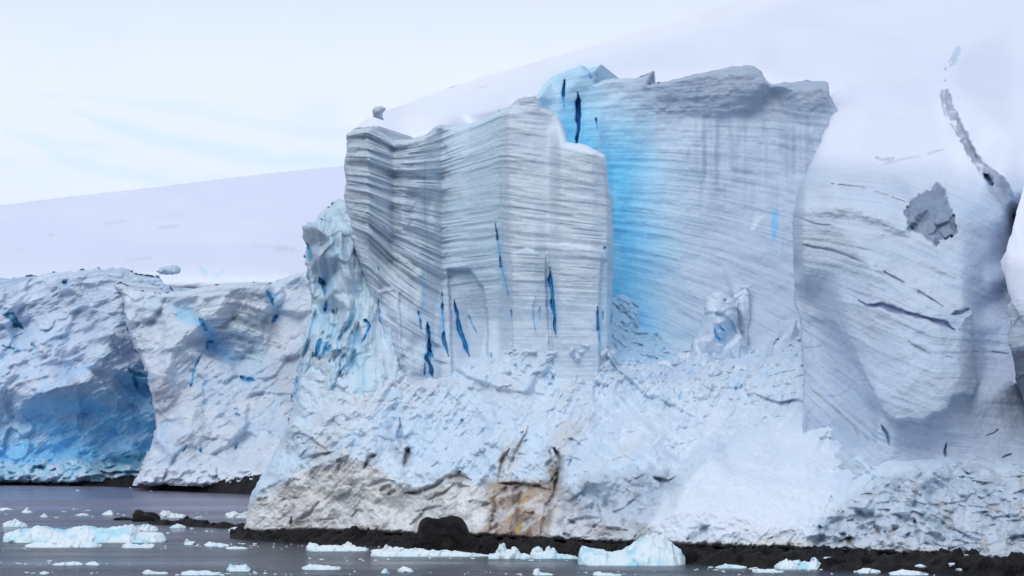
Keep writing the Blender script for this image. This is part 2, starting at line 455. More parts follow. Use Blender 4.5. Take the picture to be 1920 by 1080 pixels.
            mesh_obj(name, V, Q, M_ICE, root, np.tile(np.array([.05, .42, .78]) * k + np.array([.25, .58, .80]) * (1 - k), (len(V), 1)))

exec_order = []
# ================================================================== far snow mountain
b = Body([(-1100, -120), (2900, -120), (2900, 700), (-1100, 700)],
         [(-1110, -130, 4600), (2910, -130, 4600), (-1110, 100, 4000), (2910, 100, 4000), (-1110, 250, 3300), (2910, 250, 3300), (-1110, 420, 2500), (2910, 420, 2500), (-1110, 710, 1900), (2910, 710, 1900)],
         step=8, blur=60, jag=0)
b.col[:] = np.array([0.88, 0.93, 0.97])
w = np.stack([b.px, b.py * 3.2], 1)
b.D += 25 * fbm(np.stack([b.px, b.py * 2], 1), 260, 3, 5)
streaks = [
    ([(130, 205), (200, 235), (300, 262), (420, 285), (520, 300), (660, 305), (700, 306)], 20, .75),
    ([(60, 250), (110, 290), (170, 312), (260, 330), (340, 345)], 13, .6),
    ([(-40, 235), (60, 258), (140, 272), (220, 280)], 11, .45),
    ([(200, 190), (350, 205), (480, 235), (640, 250), (760, 252)], 13, .45),
    ([(-40, 335), (40, 345), (120, 352)], 8, .35),
    ([(0, 175), (160, 182), (330, 192), (470, 205)], 7, .3)]
for pts, wd, k in streaks:
    x2 = b.px + 14 * noise(b.q, 60, 3); y2 = b.py + 4 * noise(b.q, 40, 4)
    b.mix(sstep(0, 1, stroke(x2, y2, pts, wd * 1.25)), (0.70, 0.87, 0.94), k * .7)
b.mix(sstep(170, -40, b.py), (0.66, 0.72, 0.80), 0.55)  # shade gradient painted into the snow, greyer towards the top
b.mix(sstep(0.1, 0.8, fbm(w, 200, 4, 11)), (0.74, 0.84, 0.92), 0.4)
b.smooth[:] = 1
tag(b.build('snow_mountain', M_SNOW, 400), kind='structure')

# ================================================================== left snowfield
b = Body([(-260, 418), (-100, 397), (0, 385), (120, 370), (300, 350), (460, 330), (640, 311), (760, 300), (760, 600), (-260, 600)],
         [(-270, 230, 2600), (0, 240, 2500), (300, 220, 2500), (770, 170, 2500), (-270, 370, 1750), (0, 375, 1600), (300, 345, 1500), (640, 305, 1450), (770, 290, 1450),
          (-270, 450, 1150), (300, 430, 1080), (770, 420, 1000), (-270, 510, 780), (100, 505, 745), (250, 510, 722), (420, 510, 705), (600, 505, 695), (770, 500, 700),
          (-270, 560, 760), (250, 560, 740), (420, 560, 730), (770, 560, 720), (-270, 650, 760), (250, 650, 740), (770, 650, 720)],
         step=3, blur=18, jag=0.6)
b.col[:] = np.array([0.70, 0.755, 0.90])  # greyer snow tone stands in for dimmer light than on the mountain
b.D += 10 * fbm(np.stack([b.px, b.py * 3], 1), 160, 5, 7) * sstep(640, 450, b.py)
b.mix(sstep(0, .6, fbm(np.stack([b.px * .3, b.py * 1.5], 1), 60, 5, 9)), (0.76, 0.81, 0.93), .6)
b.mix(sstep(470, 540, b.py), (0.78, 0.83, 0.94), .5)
for pts, wd, k in [([(180, 421), (215, 416), (238, 414)], 2.4, .35), ([(140, 424), (160, 422)], 2.5, .35), ([(293, 427), (340, 424)], 3, .4),
                   ([(82, 442), (102, 440)], 2.5, .4), ([(500, 470), (530, 467), (560, 470)], 4, .35), ([(470, 462), (560, 464)], 3, .25),
                   ([(230, 490), (290, 482)], 2.5, .35), ([(0, 470), (60, 466)], 2, .2)]:
    b.mix(b.line(pts, wd * 1.4), (0.46, 0.50, 0.60), k)
b.mix(b.line([(372, 500), (390, 516)], 5), (0.45, 0.75, 0.92), .8)
b.mix(b.line([(392, 530), (410, 515), (425, 504)], 4), (0.50, 0.78, 0.94), .7)
b.mix(b.area([(212, 530), (250, 512), (330, 506), (400, 520), (520, 512), (560, 520), (560, 560), (240, 560)], 8), (0.80, 0.86, 0.96), .7)
b.smooth[:] = 1
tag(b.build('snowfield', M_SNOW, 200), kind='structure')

# ================================================================== far left ice cliff
b = Body([(-160, 528), (-60, 524), (0, 524), (40, 520), (90, 512), (130, 508), (190, 502), (225, 501), (245, 508), (255, 514), (300, 520), (340, 560), (340, 905), (-160, 908)],
         [(-170, 500, 705), (0, 500, 702), (100, 495, 698), (230, 490, 692), (350, 500, 690),
          (-170, 560, 694), (0, 560, 692), (60, 590, 690), (120, 540, 690), (180, 560, 684), (230, 560, 682), (350, 560, 694),
          (-170, 650, 686), (20, 640, 690), (80, 660, 680), (150, 650, 684), (210, 640, 676), (260, 650, 684), (350, 650, 700),
          (-170, 740, 676), (0, 720, 678), (60, 740, 673), (150, 720, 676), (220, 740, 682), (280, 740, 688), (350, 740, 690),
          (-170, 800, 676), (0, 790, 682), (60, 780, 684), (130, 770, 686), (200, 790, 688), (270, 800, 690), (350, 800, 694),
          (-170, 860, 678), (0, 860, 682), (80, 862, 681), (130, 850, 684), (200, 870, 692), (240, 860, 694), (350, 860, 696),
          (-170, 915, 672), (0, 915, 672), (100, 915, 670), (200, 915, 668), (260, 915, 668), (350, 915, 680)],
         step=1.6, blur=5, jag=3, seed=11)
p2 = b.w2()
b.D += 4.5 * facet(p2, 11, 21) + 1.8 * facet(p2, 4.2, 22) + 1.6 * fbm(p2, 6, 5, 23) - 2.2 * ridged(np.stack([p2[:, 0] + p2[:, 1] * 0.5, p2[:, 1] - 0.45 * p2[:, 0]], 1) * np.array([0.45, 1.0]), 7, 4, 24)
b.rounded(18, 9)
b.S = strat_coord(b.px, b.py, [-160, 0, 100, 190, 230, 250], [[560, 545, 515, 502, 505, 540], [640, 640, 590, 570, 580, 640]], 2)
top = sstep(640, 540, b.py + 20 * noise(b.q, 50, 8)); b.band = 0.85 * top + 0.10
b.col[:] = np.array([0.70, 0.78, 0.90]); b.D += 2.2 * fbm(np.stack([(b.px * .88 - b.py * .47) / 3, b.px * .47 + b.py * .88], 1), 16, 6, 600, .6); b.mottle(-28, 3.2, 26, .55, 601, [(.82, .88, .95), (.46, .70, .92), (.56, .65, .80), (.78, .80, .85)])
b.mix(sstep(0.0, 0.6, fbm(b.q, 42, 4, 32)) * (1 - top), PALEBLUE, .45)
cav = b.area([(-160, 800), (0, 790), (50, 760), (100, 740), (180, 735), (240, 700), (262, 690), (290, 720), (340, 760), (340, 880), (-160, 890)], 28)
b.mix(cav * (.35 + .65 * sstep(-.7, .3, fbm(np.stack([b.px + b.py * .8, b.py * 2.2 - b.px], 1), 60, 6, 33, .6))), (0.26, 0.68, 1.0), .88)
b.mix(b.area([(150, 880), (190, 860), (230, 845), (270, 850), (275, 870), (240, 890), (190, 892)], 10), (0.03, 0.20, 0.36), .85)
foot = sstep(862, 878, b.py + 8 * noise(b.q, 20, 9)); b.mix(foot, (0.48, 0.76, 0.90), .8)
b.D += foot * 3 * facet(p2, 2.0, 44) - foot * 2
for pts, wd, dp in [([(8, 590), (22, 592), (30, 605), (44, 616)], 7, 6), ([(2, 648), (20, 652), (40, 660)], 4, 4), ([(58, 645), (66, 650)], 4, 3),
                    ([(240, 690), (255, 700), (275, 705)], 5, 5), ([(250, 700), (258, 730)], 4, 4), ([(118, 528), (126, 532)], 4, 3)]:
    b.crack(pts, wd, dp, TEAL, .85, .2)
b.mix(foot * sstep(.1, .6, noise(b.q, 12, 60)), SNOW, .5)
c1 = tag(b.build('ice_cliff', M_FAR, 60, parts=[('blue_hollow', cav, M_FAR)]), 'far lilac ice cliff with a broad blue hollow at its base, left edge', 'ice cliff')
b.fissures(c1, kk2=.6)

# ================================================================== second left cliff with the tilted layered block
b = Body([(212, 536), (226, 530), (262, 545), (300, 550), (345, 545), (400, 535), (430, 532), (470, 528), (500, 534), (530, 522), (570, 508), (660, 500), (660, 915), (250, 908), (252, 898), (262, 885), (272, 860), (285, 830), (292, 800), (290, 780), (282, 740), (276, 700), (262, 670), (250, 650), (238, 615), (234, 580), (228, 555)],
         [(200, 500, 668), (300, 520, 666), (400, 510, 664), (500, 505, 664), (670, 480, 655),
          (225, 560, 664), (237, 600, 660), (300, 570, 660), (345, 580, 657), (365, 550, 654), (430, 545, 650), (500, 540, 652), (512, 545, 658), (540, 540, 660), (600, 530, 655), (670, 520, 650),
          (300, 640, 655), (330, 640, 648), (385, 610, 646), (388, 640, 656), (400, 650, 658), (430, 600, 653), (505, 600, 655), (515, 600, 657), (560, 600, 655), (670, 600, 645),
          (252, 650, 658), (276, 700, 652), (330, 700, 650), (385, 680, 652), (440, 680, 655), (500, 680, 654), (560, 680, 650), (670, 700, 640),
          (285, 745, 648), (310, 700, 645), (335, 760, 648), (320, 790, 648), (292, 800, 644), (380, 750, 646), (450, 720, 648), (520, 740, 646), (670, 760, 632),
          (280, 850, 640), (300, 830, 636), (350, 810, 634), (400, 830, 636), (450, 850, 634), (520, 820, 632), (670, 850, 625),
          (255, 890, 640), (262, 915, 634), (350, 915, 624), (450, 915, 618), (520, 915, 614), (670, 915, 610), (350, 880, 630), (450, 880, 624)],
         step=1.6, blur=4, jag=2.5, seed=12)
p2 = b.w2()
b.D += 2.4 * facet(p2, 8, 121) + .8 * facet(p2, 3.6, 122) + 1.2 * fbm(p2, 5, 5, 123)
b.rounded(10, 5)
b.S = strat_coord(b.px, b.py, [230, 300, 340, 380, 440, 500, 560, 660], [[535, 552, 548, 540, 528, 525, 540, 500], [580, 600, 600, 575, 565, 580, 600, 560], [650, 660, 655, 640, 640, 665, 680, 640]], 3)
bl = b.area([(345, 560), (385, 538), (450, 530), (485, 532), (505, 560), (512, 600), (520, 630), (530, 660), (480, 680), (420, 650), (390, 600)], 10)
bl2 = b.area([(238, 560), (340, 550), (345, 600), (260, 620)], 10)
bl3 = b.area([(320, 600), (385, 608), (392, 650), (330, 660)], 6)
b.band = 0.12 + np.clip(bl * 1.1 + bl2 * .6 + bl3 * .35, 0, 1)
b.D += (1.5 * noise(np.stack([b.px * .02, b.S / 9], 1), 1, 5) * np.clip(bl + .5 * bl2, 0, 1))
b.col[:] = np.array([0.76, 0.82, 0.90]); b.D += 1.6 * fbm(np.stack([(b.px * .82 - b.py * .57) / 2.5, b.px * .57 + b.py * .82], 1), 15, 6, 610, .6); b.mottle(-35, 2.6, 24, .42, 611)
b.mix(sstep(-.2, .6, fbm(b.q, 45, 4, 131)), (0.78, 0.79, 0.84), .4)
b.mix(sstep(.0, .6, fbm(b.q, 38, 4, 132)) * sstep(620, 720, b.py), (0.55, 0.72, 0.90), .55)
b.mix(bl, (0.84, 0.88, 0.91), .6)
b.mix(b.area([(375, 600), (395, 610), (430, 650), (445, 680), (400, 665), (392, 650)], 12), BLUE, .9)
b.mix(b.area([(395, 600), (470, 620), (530, 690), (460, 690), (410, 660)], 22), (.62, .82, .95), .6)
b.mix(b.area([(328, 575), (352, 572), (372, 590), (380, 612), (350, 605), (330, 600)], 7), (0.35, 0.68, 0.88), .7)
b.mix(b.area([(500, 545), (515, 548), (540, 590), (520, 600), (506, 575)], 8), PALEBLUE, .7)
b.mix(b.area([(285, 705), (312, 700), (330, 740), (335, 760), (298, 800), (290, 790)], 5), (0.55, 0.56, 0.62), .7)
b.mix(b.area([(500, 690), (560, 650), (570, 760), (540, 770)], 14), (0.58, 0.60, 0.68), .6)
for pts, wd, dp in [([(375, 598), (382, 610), (388, 620)], 5, 4), ([(388, 655), (390, 642), (400, 640)], 4, 3), ([(377, 662), (366, 685), (360, 708), (358, 728)], 3.2, 4),
                    ([(502, 545), (508, 560), (512, 572)], 5, 5), ([(450, 705), (462, 712), (480, 714)], 4, 3), ([(520, 590), (512, 605)], 4, 3),
                    ([(438, 765), (448, 768)], 3, 3), ([(440, 775), (450, 780)], 3, 3), ([(350, 832), (342, 850)], 2, 2), ([(376, 835), (378, 850)], 2.2, 2), ([(445, 830), (440, 845)], 2, 2)]:
    b.crack(pts, wd, dp, (0.04, 0.30, 0.58), .85, .3)
foot = sstep(868, 885, b.py + 6 * noise(b.q, 18, 9)); b.D += foot * (2.0 * facet(p2, 1.8, 144) - 1.5); b.mix(foot, SNOW, .7)
c2 = tag(b.build('ice_cliff', M_FAR, 60, parts=[('layered_block', bl, M_FAR)]), 'far white ice cliff holding a tilted block of grey curved layers, left of the spur', 'ice cliff')
b.fissures(c2, kk2=.6)

# ================================================================== upper snowfield (one depth field, cut in two: snow slope and right buttress)
SH = [(1450, -60, 880), (1600, -60, 850), (1750, -60, 820), (1450, 0, 720), (1600, 0, 700), (1750, 0, 680), (1450, 60, 610), (1600, 60, 590), (1750, 60, 575), (1500, 110, 505), (1600, 110, 488), (1750, 110, 500), (1580, 160, 452), (1620, 160, 446), (1700, 160, 450)]
UP = [(600, 280, 460), (640, 250, 440), (700, 215, 446), (760, 194, 520), (845, 160, 620), (960, 127, 700), (1120, 84, 760), (1300, 27, 820), (1400, -60, 900), (1000, 0, 860), (700, 100, 800), (560, 200, 700),
      (700, 245, 434), (760, 250, 438), (830, 225, 440), (950, 185, 440), (1020, 150, 455), (1100, 118, 478), (1220, 118, 476), (1320, 118, 470), (1410, 108, 472), (1480, 140, 462), (1540, 150, 458),
      (850, 200, 475), (950, 160, 480), (1050, 110, 560), (1200, 85, 600), (1350, 60, 620),
      (1050, 200, 452), (1220, 200, 448), (1320, 200, 448), (1450, 220, 448), (1540, 200, 450), (1600, 220, 460), (1700, 240, 460),
      (700, 330, 455), (950, 330, 455), (1200, 330, 450), (1450, 300, 450)] + SH
b = Body([(653, 300), (652, 253), (664, 240), (682, 227), (700, 217), (722, 208), (760, 196), (801, 181), (845, 163), (900, 147), (960, 128), (1040, 106), (1120, 84), (1200, 58), (1300, 28), (1400, -1), (1500, -40),
          (1660, -40), (1660, 260), (1560, 300), (1500, 200), (1150, 200), (1060, 190), (1000, 230), (950, 330), (700, 330)], UP,
         step=2.4, blur=12, jag=.5, seed=13)
b.D += 4 * sstep(1590, 1650, b.px)
b.D += 1.2 * fbm(np.stack([b.px, b.py * 2.5], 1), 120, 3, 17)
b.col[:] = np.array([0.765, 0.81, 0.925])
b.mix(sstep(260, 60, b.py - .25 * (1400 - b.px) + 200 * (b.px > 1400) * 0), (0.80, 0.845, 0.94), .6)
b.mix(sstep(.0, .6, fbm(np.stack([b.px * .35 + b.py, b.py * 2 - b.px * .4], 1), 130, 4, 19)), (0.69, 0.75, 0.89), .45)
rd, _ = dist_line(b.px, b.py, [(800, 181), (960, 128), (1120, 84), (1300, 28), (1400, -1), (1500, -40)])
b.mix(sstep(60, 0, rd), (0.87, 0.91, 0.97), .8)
b.mix(b.area([(660, 240), (740, 210), (830, 215), (815, 240), (760, 262), (720, 250)], 14), SNOW, .8)
b.mix(b.area([(1000, 170), (1040, 130), (1100, 112), (1160, 150), (1100, 180)], 14), (0.66, 0.86, 0.97), .5)
for pts, wd, k in [([(840, 164), (862, 158)], 2.6, .8), ([(787, 182), (802, 179)], 2.6, .9), ([(890, 166), (920, 160)], 1.6, .35), ([(870, 176), (900, 170)], 1.4, .25)]:
    b.mix(b.line(pts, wd), (0.45, 0.48, 0.56), k)
b.smooth[:] = 1.0
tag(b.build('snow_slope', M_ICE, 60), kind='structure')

# ================================================================== right-hand wall with the blue chasm
WALL = [(940, 120, 436), (1015, 110, 446), (1128, 110, 448), (1225, 120, 450), (1400, 110, 448), (1560, 120, 452), (1660, 120, 450),
        (940, 220, 430), (1010, 180, 432), (1045, 190, 440), (1090, 200, 446), (1130, 200, 447), (1150, 180, 449), (1180, 170, 448), (1215, 170, 448), (1225, 160, 447), (1320, 145, 443), (1400, 140, 440), (1432, 150, 441), (1448, 175, 447), (1490, 170, 441), (1545, 165, 436), (1560, 220, 438), (1660, 200, 432),
        (1250, 205, 448), (1320, 208, 445), (1400, 200, 442), (1260, 222, 450), (1330, 222, 448), (1420, 215, 446), (1480, 225, 446), (1500, 200, 441), (1530, 240, 442),
        (1045, 330, 436), (1110, 330, 442), (1150, 330, 449), (1200, 330, 450), (1260, 330, 449), (1350, 330, 449), (1450, 330, 445), (1540, 330, 440), (1660, 330, 438),
        (1045, 480, 438), (1150, 480, 449), (1200, 480, 450), (1260, 480, 448), (1350, 480, 447), (1403, 480, 444), (1410, 480, 440), (1480, 480, 438), (1540, 480, 430), (1660, 480, 430),
        
        (1045, 620, 438), (1150, 620, 448), (1250, 640, 447), (1350, 640, 441), (1398, 640, 438), (1405, 640, 433), (1480, 640, 430), (1660, 640, 424),
        (1150, 760, 440), (1400, 760, 425), (1660, 760, 415), (940, 760, 440), (940, 400, 436)]
wpoly = [(960, 230), (1000, 190), (1014, 170), (1020, 158), (1036, 144), (1060, 134), (1088, 121), (1094, 124), (1100, 132), (1129, 121), (1118, 140), (1116, 156), (1130, 150), (1148, 147), (1182, 148), (1205, 143), (1227, 133), (1222, 145), (1217, 158), (1250, 152), (1290, 143), (1330, 133), (1372, 124), (1412, 123), (1428, 132), (1436, 150), (1446, 158), (1480, 153), (1520, 151), (1546, 152), (1555, 156), (1556, 178), (1567, 200), (1600, 230), (1620, 740), (960, 740)]
WALL = [(x, y, 428 + (d - 428) * (.45 if y > 215 or x < 1200 else .5)) for x, y, d in WALL if not (y == 480 and 1400 < x < 1500)]
b = Body(wpoly, WALL, step=1.6, blur=3.2, jag=1.6, seed=14)
p2 = b.w2()
b.S = strat_coord(b.px, b.py, [960, 1150, 1250, 1350, 1450, 1550, 1620], [[190, 165, 160, 150, 145, 160, 180], [240, 225, 222, 222, 225, 240, 250], [330, 330, 335, 345, 362, 385, 400], [440, 440, 455, 480, 515, 560, 590], [560, 560, 590, 640, 700, 770, 800]], 2)
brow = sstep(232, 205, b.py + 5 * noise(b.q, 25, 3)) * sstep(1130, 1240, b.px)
b.D += 0.8 * fbm(p2, 7, 4, 141) + brow * (.2 * facet(p2, 2.6, 142) + .6 * fbm(p2 * np.array([.6, 1]), 2.2, 5, 145, .6)) + 0.10 * noise(np.stack([b.px * .01, b.S / 8], 1), 1, 6) + 0.06 * noise(np.stack([b.px * .02, b.S / 3], 1), 1, 7)
flute = sstep(200, 240, b.py) * sstep(470, 300, b.py) * sstep(1270, 1320, b.px)
b.D += flute * 0.45 * noise(np.stack([b.px, b.py * .09], 1), 13, 33)
b.rounded(7, 3)
b.band = 0.16 + 0.07 * noise(b.q, 60, 5) + 0.16 * brow
b.col[:] = np.array([0.66, 0.74, 0.84]); b.mottle(10, 4, 30, .16, 651)
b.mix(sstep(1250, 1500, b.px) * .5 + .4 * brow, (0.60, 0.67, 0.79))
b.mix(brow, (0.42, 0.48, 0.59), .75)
b.mix(sstep(.1, .7, fbm(b.q, 40, 4, 143)) * brow, (0.70, 0.76, 0.85), .35)
b.mix(flute * sstep(.15, .7, noise(np.stack([b.px, b.py * .12], 1), 9, 34)), (0.44, 0.50, 0.62), .45)
# the blue of the chasm, deepest at the foot of the notch
bl = sstep(1330, 1165, b.px + 22 * noise(b.q, 90, 61) - 0.06 * (b.py - 300)) * sstep(120, 300, b.py + 0.45 * (1200 - b.px) * (b.px < 1200) - 60 * (b.px > 1230))
b.mix(bl, (0.56, 0.87, 1.0), .85); b.band *= 1 - .5 * bl
core = sstep(1262, 1160, b.px + 12 * noise(b.q, 50, 62)) * sstep(190, 330, b.py + 0.8 * np.clip(1150 - b.px, 0, 200))
b.mix(core, (0.20, 0.68, 1.0), .95)
b.mix(bl * sstep(.1, .6, fbm(b.q * np.array([1, .25]), 24, 5, 652)), (.52, .80, .97), .4)
b.mix(b.area([(1030, 140), (1090, 122), (1128, 125), (1116, 160), (1130, 185), (1090, 190), (1040, 175)], 10), (0.52, 0.80, 0.95), .8)
b.mix(b.area([(960, 240), (1010, 150), (1040, 145), (1050, 200), (1050, 230)], 12), (0.66, 0.86, 0.96), .8)
b.mix(sstep(.2, .6, noise(b.q, 14, 65)) * bl * sstep(240, 160, b.py), (0.74, 0.88, 0.97), .5)
for pts, wd, dp in [([(1059, 146), (1058, 175), (1056, 205)], 3.0, 5), ([(1083, 172), (1086, 200), (1083, 235), (1082, 275)], 4.8, 8), ([(1117, 218), (1120, 245)], 2, 2), ([(1104, 130), (1110, 150)], 1.5, 1)]:
    b.crack(pts, wd, dp, (0.0, 0.12, 0.42), .95, .25)
b.mix(b.area([(1448, 395), (1458, 393), (1460, 420), (1455, 440), (1449, 462), (1446, 430)], 3), (0.30, 0.68, 0.95), .9)
b.mix(b.line([(1468, 440), (1467, 465), (1466, 480)], 2), (0.30, 0.60, 0.90), .7)
b.mix(b.line([(1462, 487), (1472, 492)], 2), DEEP, .7)
b.mix(b.area([(1405, 432), (1415, 408), (1433, 402), (1425, 415), (1412, 430)], 3), SNOW, .9)
b.mix(b.line([(1291, 275), (1288, 300)], 4), (0.42, 0.48, 0.58), .6)
for k in range(14):
    rr = random.Random(k); x0 = 1180 + rr.random() * 300; y0 = 300 + rr.random() * 280
    b.mix(b.line([(x0, y0), (x0 + 60, y0 + 12 + .06 * (x0 - 1180)), (x0 + 120 + 60 * rr.random(), y0 + 34 + .2 * (x0 - 1180))], 1.4), (0.50, 0.53, 0.60), .4)
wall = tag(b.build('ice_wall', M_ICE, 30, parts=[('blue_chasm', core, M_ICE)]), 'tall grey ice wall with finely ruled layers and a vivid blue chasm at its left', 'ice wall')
b.fissures(wall)

# ================================================================== jagged left spur
b = Body([(566, 424), (576, 419), (590, 412), (600, 400), (606, 392), (618, 388), (628, 376), (640, 372), (660, 380), (720, 380), (760, 760), (540, 800), (548, 740), (556, 690), (566, 640), (580, 600), (584, 570), (578, 520), (570, 490), (574, 465), (566, 440)],
         [(550, 360, 436), (640, 355, 432), (760, 360, 430), (570, 430, 428), (590, 425, 423), (610, 395, 427), (640, 385, 426), (760, 430, 424),
          (575, 465, 432), (582, 500, 430), (600, 480, 422), (625, 450, 420), (650, 430, 424), (640, 500, 420), (690, 500, 424),
          (590, 560, 428), (608, 530, 430), (620, 550, 421), (660, 580, 419), (690, 560, 422), (600, 590, 428), (580, 620, 426), (640, 640, 418), (700, 640, 417), (760, 640, 420),
          (560, 680, 426), (590, 680, 420), (610, 700, 417), (650, 720, 415), (700, 740, 412), (760, 780, 410), (540, 820, 424), (600, 800, 414)],
         step=1.5, blur=3, jag=3, seed=15)
p2 = b.w2()
b.D += 1.3 * facet(p2 * np.array([1, .6]), 4.5, 151) + 0.6 * facet(p2, 2.0, 152) + 0.9 * fbm(p2, 4, 5, 153) - 1.7 * ridged(p2 * np.array([1, .22]), 3.2, 4, 154)
for k in range(16):
    rr = random.Random(700 + k); x0 = 572 + rr.random() * 120; y0 = 560 + rr.random() * 120; ln = 40 + 70 * rr.random()
    pts_ = [(x0, y0), (x0 - .10 * ln, y0 + .5 * ln), (x0 - .3 * ln, y0 + ln)]
    b.D += .8 * stroke(b.px + 3 * b.n20, b.py, pts_, 7); b.D -= .9 * stroke(b.px + 3 * b.n20 + 9, b.py, pts_, 9)
b.rounded(9, 4)
b.S = b.py - 0.35 * b.px; b.band = 0.28 * sstep(560, 480, b.py)
b.col[:] = np.array([0.68, 0.82, 0.89]); b.mottle(75, 2.6, 22, .45, 621)
b.mix(sstep(-.1, .6, fbm(b.q * np.array([1, .4]), 26, 4, 155)), (0.50, 0.74, 0.90), .6)
b.mix(sstep(.0, .6, fbm(b.q, 30, 4, 156)) * sstep(560, 480, b.py), (0.60, 0.66, 0.72), .6)
for k in range(16):
    rr = random.Random(700 + k); x0 = 572 + rr.random() * 120; y0 = 560 + rr.random() * 120; ln = 40 + 70 * rr.random()
    b.mix(stroke(b.px + 3 * b.n20, b.py, [(x0, y0), (x0 - .10 * ln, y0 + .5 * ln), (x0 - .3 * ln, y0 + ln)], 4.5) * b.gap, (.42, .76, .94), .55)
for pts, wd, dp, c in [([(574, 455), (580, 475), (579, 490)], 7, 5, (0.12, 0.36, 0.48)), ([(600, 520), (608, 535), (609, 555)], 6, 5, (0.06, 0.30, 0.50)), ([(612, 565), (610, 585)], 5, 4, (0.06, 0.30, 0.50)),
                       ([(624, 580), (626, 588)], 4, 3, (0.1, 0.36, 0.52)), ([(604, 635), (597, 650), (592, 675)], 4, 3, DEEP), ([(622, 645), (614, 660)], 3.5, 3, (0.06, .34, .62)),
                       ([(686, 598), (692, 612), (684, 630), (676, 642)], 4, 3, (0.08, .40, .70)), ([(683, 600), (688, 604)], 4, 3, DEEP), ([(566, 680), (563, 700)], 2.2, 2, (0.08, .40, .70)),
                       ([(555, 705), (556, 730), (557, 760)], 3.5, 3, (0.03, .25, .62)), ([(640, 650), (636, 680), (638, 700)], 2.5, 2, (0.2, .5, .78)), ([(603, 690), (604, 708)], 2, 2, (.2, .5, .78))]:
    b.crack(pts, wd, dp, c, .9, .35)
c3 = tag(b.build('ice_spur', M_ICE, 25), 'ragged pale blue ice spur with dark hollows, left of the layered tower', 'ice spur')
b.fissures(c3, kk2=.6)

# ================================================================== layered tower
tpoly = [(650, 252), (664, 242), (690, 237), (708, 236), (716, 246), (726, 255), (738, 263), (744, 262), (770, 261), (792, 256), (806, 247), (816, 238), (826, 234), (860, 236), (900, 225), (940, 206), (965, 195), (972, 184), (1004, 178), (1012, 189), (1016, 202), (1036, 208), (1046, 218), (1056, 238), (1064, 266), (1076, 267), (1100, 273), (1122, 283), (1136, 292), (1139, 320), (1141, 350), (1147, 390), (1150, 430), (1150, 480), (1148, 560), (1149, 640), (1140, 740), (700, 760), (738, 720), (728, 690), (716, 650), (708, 610), (702, 575), (690, 545), (683, 520), (670, 484), (654, 445), (648, 400), (645, 372), (649, 340), (645, 310), (650, 285)]
TC = [630, 650, 690, 740, 760, 795, 829, 880, 938, 956, 1000, 1030, 1050, 1110, 1140, 1160]
TR = [220, 285, 370, 450, 530, 600, 700, 780]
TD = [[425, 425, 419, 425, 424, 425, 428, 427, 419, 417, 418, 420, 421, 424, 426, 428],
      [425, 424, 418, 424, 421, 423, 427, 424, 418, 415.5, 416, 417, 412, 411.5, 414, 420],
      [425, 424, 417, 423, 420.5, 422, 426.5, 423.5, 418, 415, 414.5, 415, 411.5, 411, 413, 420],
      [425, 424, 417, 423, 421, 421.5, 426, 423.5, 419, 415, 412.5, 414, 411.5, 411, 412.5, 420],
      [426, 425, 420, 420, 418.5, 419, 425, 424.5, 420, 415, 414, 415, 412, 411.5, 412.5, 420],
      [427, 426, 423, 418.5, 417, 418, 421, 425, 421.5, 416.5, 414.5, 415.5, 412.5, 412, 412.5, 420],
      [428, 427, 424, 419, 416, 416, 417, 418, 418, 415, 414, 413.5, 413, 412.5, 413, 419],
      [428, 428, 424, 420, 417, 417, 417, 416, 415, 414, 413, 413, 412, 412, 412, 418]]
T = []
for x in range(624, 1166, 6):
    for y in range(216, 790, 12):
        col_ = [np.interp(x, TC, r_) for r_ in TD]; T.append((x + .01 * (y % 7), y + .01 * (x % 5), float(np.interp(y, TR, col_))))
b = Body(tpoly, T, step=1.35, blur=2.6, jag=1.2, seed=16)
b.D += 1.4 * b.area([(840, 505), (880, 505), (905, 540), (915, 600), (912, 780), (850, 780), (845, 600)], 3)
b.D -= 1.0 * b.area([(1030, 462), (1060, 458), (1120, 468), (1128, 480), (1124, 560), (1124, 780), (1040, 780), (1034, 600), (1030, 520)], 3)
b.D -= .8 * b.area([(958, 480), (985, 466), (1022, 480), (1026, 560), (1030, 640), (1030, 780), (965, 780), (960, 600)], 3)
b.D -= 1.0 * b.area([(708, 545), (735, 538), (748, 548), (750, 600), (754, 690), (765, 780), (745, 780), (718, 640)], 3)
p2 = b.w2()
cols = [645, 690, 740, 780, 830, 937, 955, 1040, 1145]
rows = [[255, 252, 275, 268, 250, 205, 200, 208, 240], [272, 270, 290, 286, 277, 232, 228, 236, 262], [340, 345, 361, 366, 373, 356, 358, 373, 386], [388, 398, 428, 440, 460, 446, 449, 455, 466], [430, 452, 500, 530, 560, 552, 555, 558, 562], [600, 610, 640, 660, 680, 680, 680, 680, 680]]
b.S = strat_coord(b.px, b.py, cols, rows, 4)
left = sstep(860, 820, b.px); low = sstep(520, 580, b.py)
lm = (0.45 + 0.75 * left) * (1 - .65 * low * sstep(700, 760, b.px)) 
def ledge(S, u, sc, seed, sharp=0.5):
    n = noise(np.stack([u * .010, S / sc], 1), 1, seed)
    return np.sign(n) * np.abs(n) ** sharp
b.D += lm * (0.75 * left * ledge(b.S, b.px, 22, 160) + .2 * ledge(b.S, b.px, 20, 160) + 0.3 * ledge(b.S, b.px, 9, 161) + 0.22 * noise(np.stack([b.px * .02, b.S / 3.2], 1), 1, 162))
b.D += 0.45 * fbm(p2, 4, 4, 163) + 0.35 * left * facet(p2, 2.2, 164)
b.D += 0.6 * left * noise(np.stack([b.px, b.py * .2], 1), 16, 165)
b.rounded(9, 4.0)
b.band = (0.62 + 0.48 * left + .22 * noise(b.q, 50, 12)) * (1 - .45 * low) * (1 - .35 * sstep(830, 870, b.px) * sstep(950, 930, b.px))
b.col[:] = np.array([0.76, 0.83, 0.89])
b.mix(left, (0.74, 0.79, 0.84), .6)
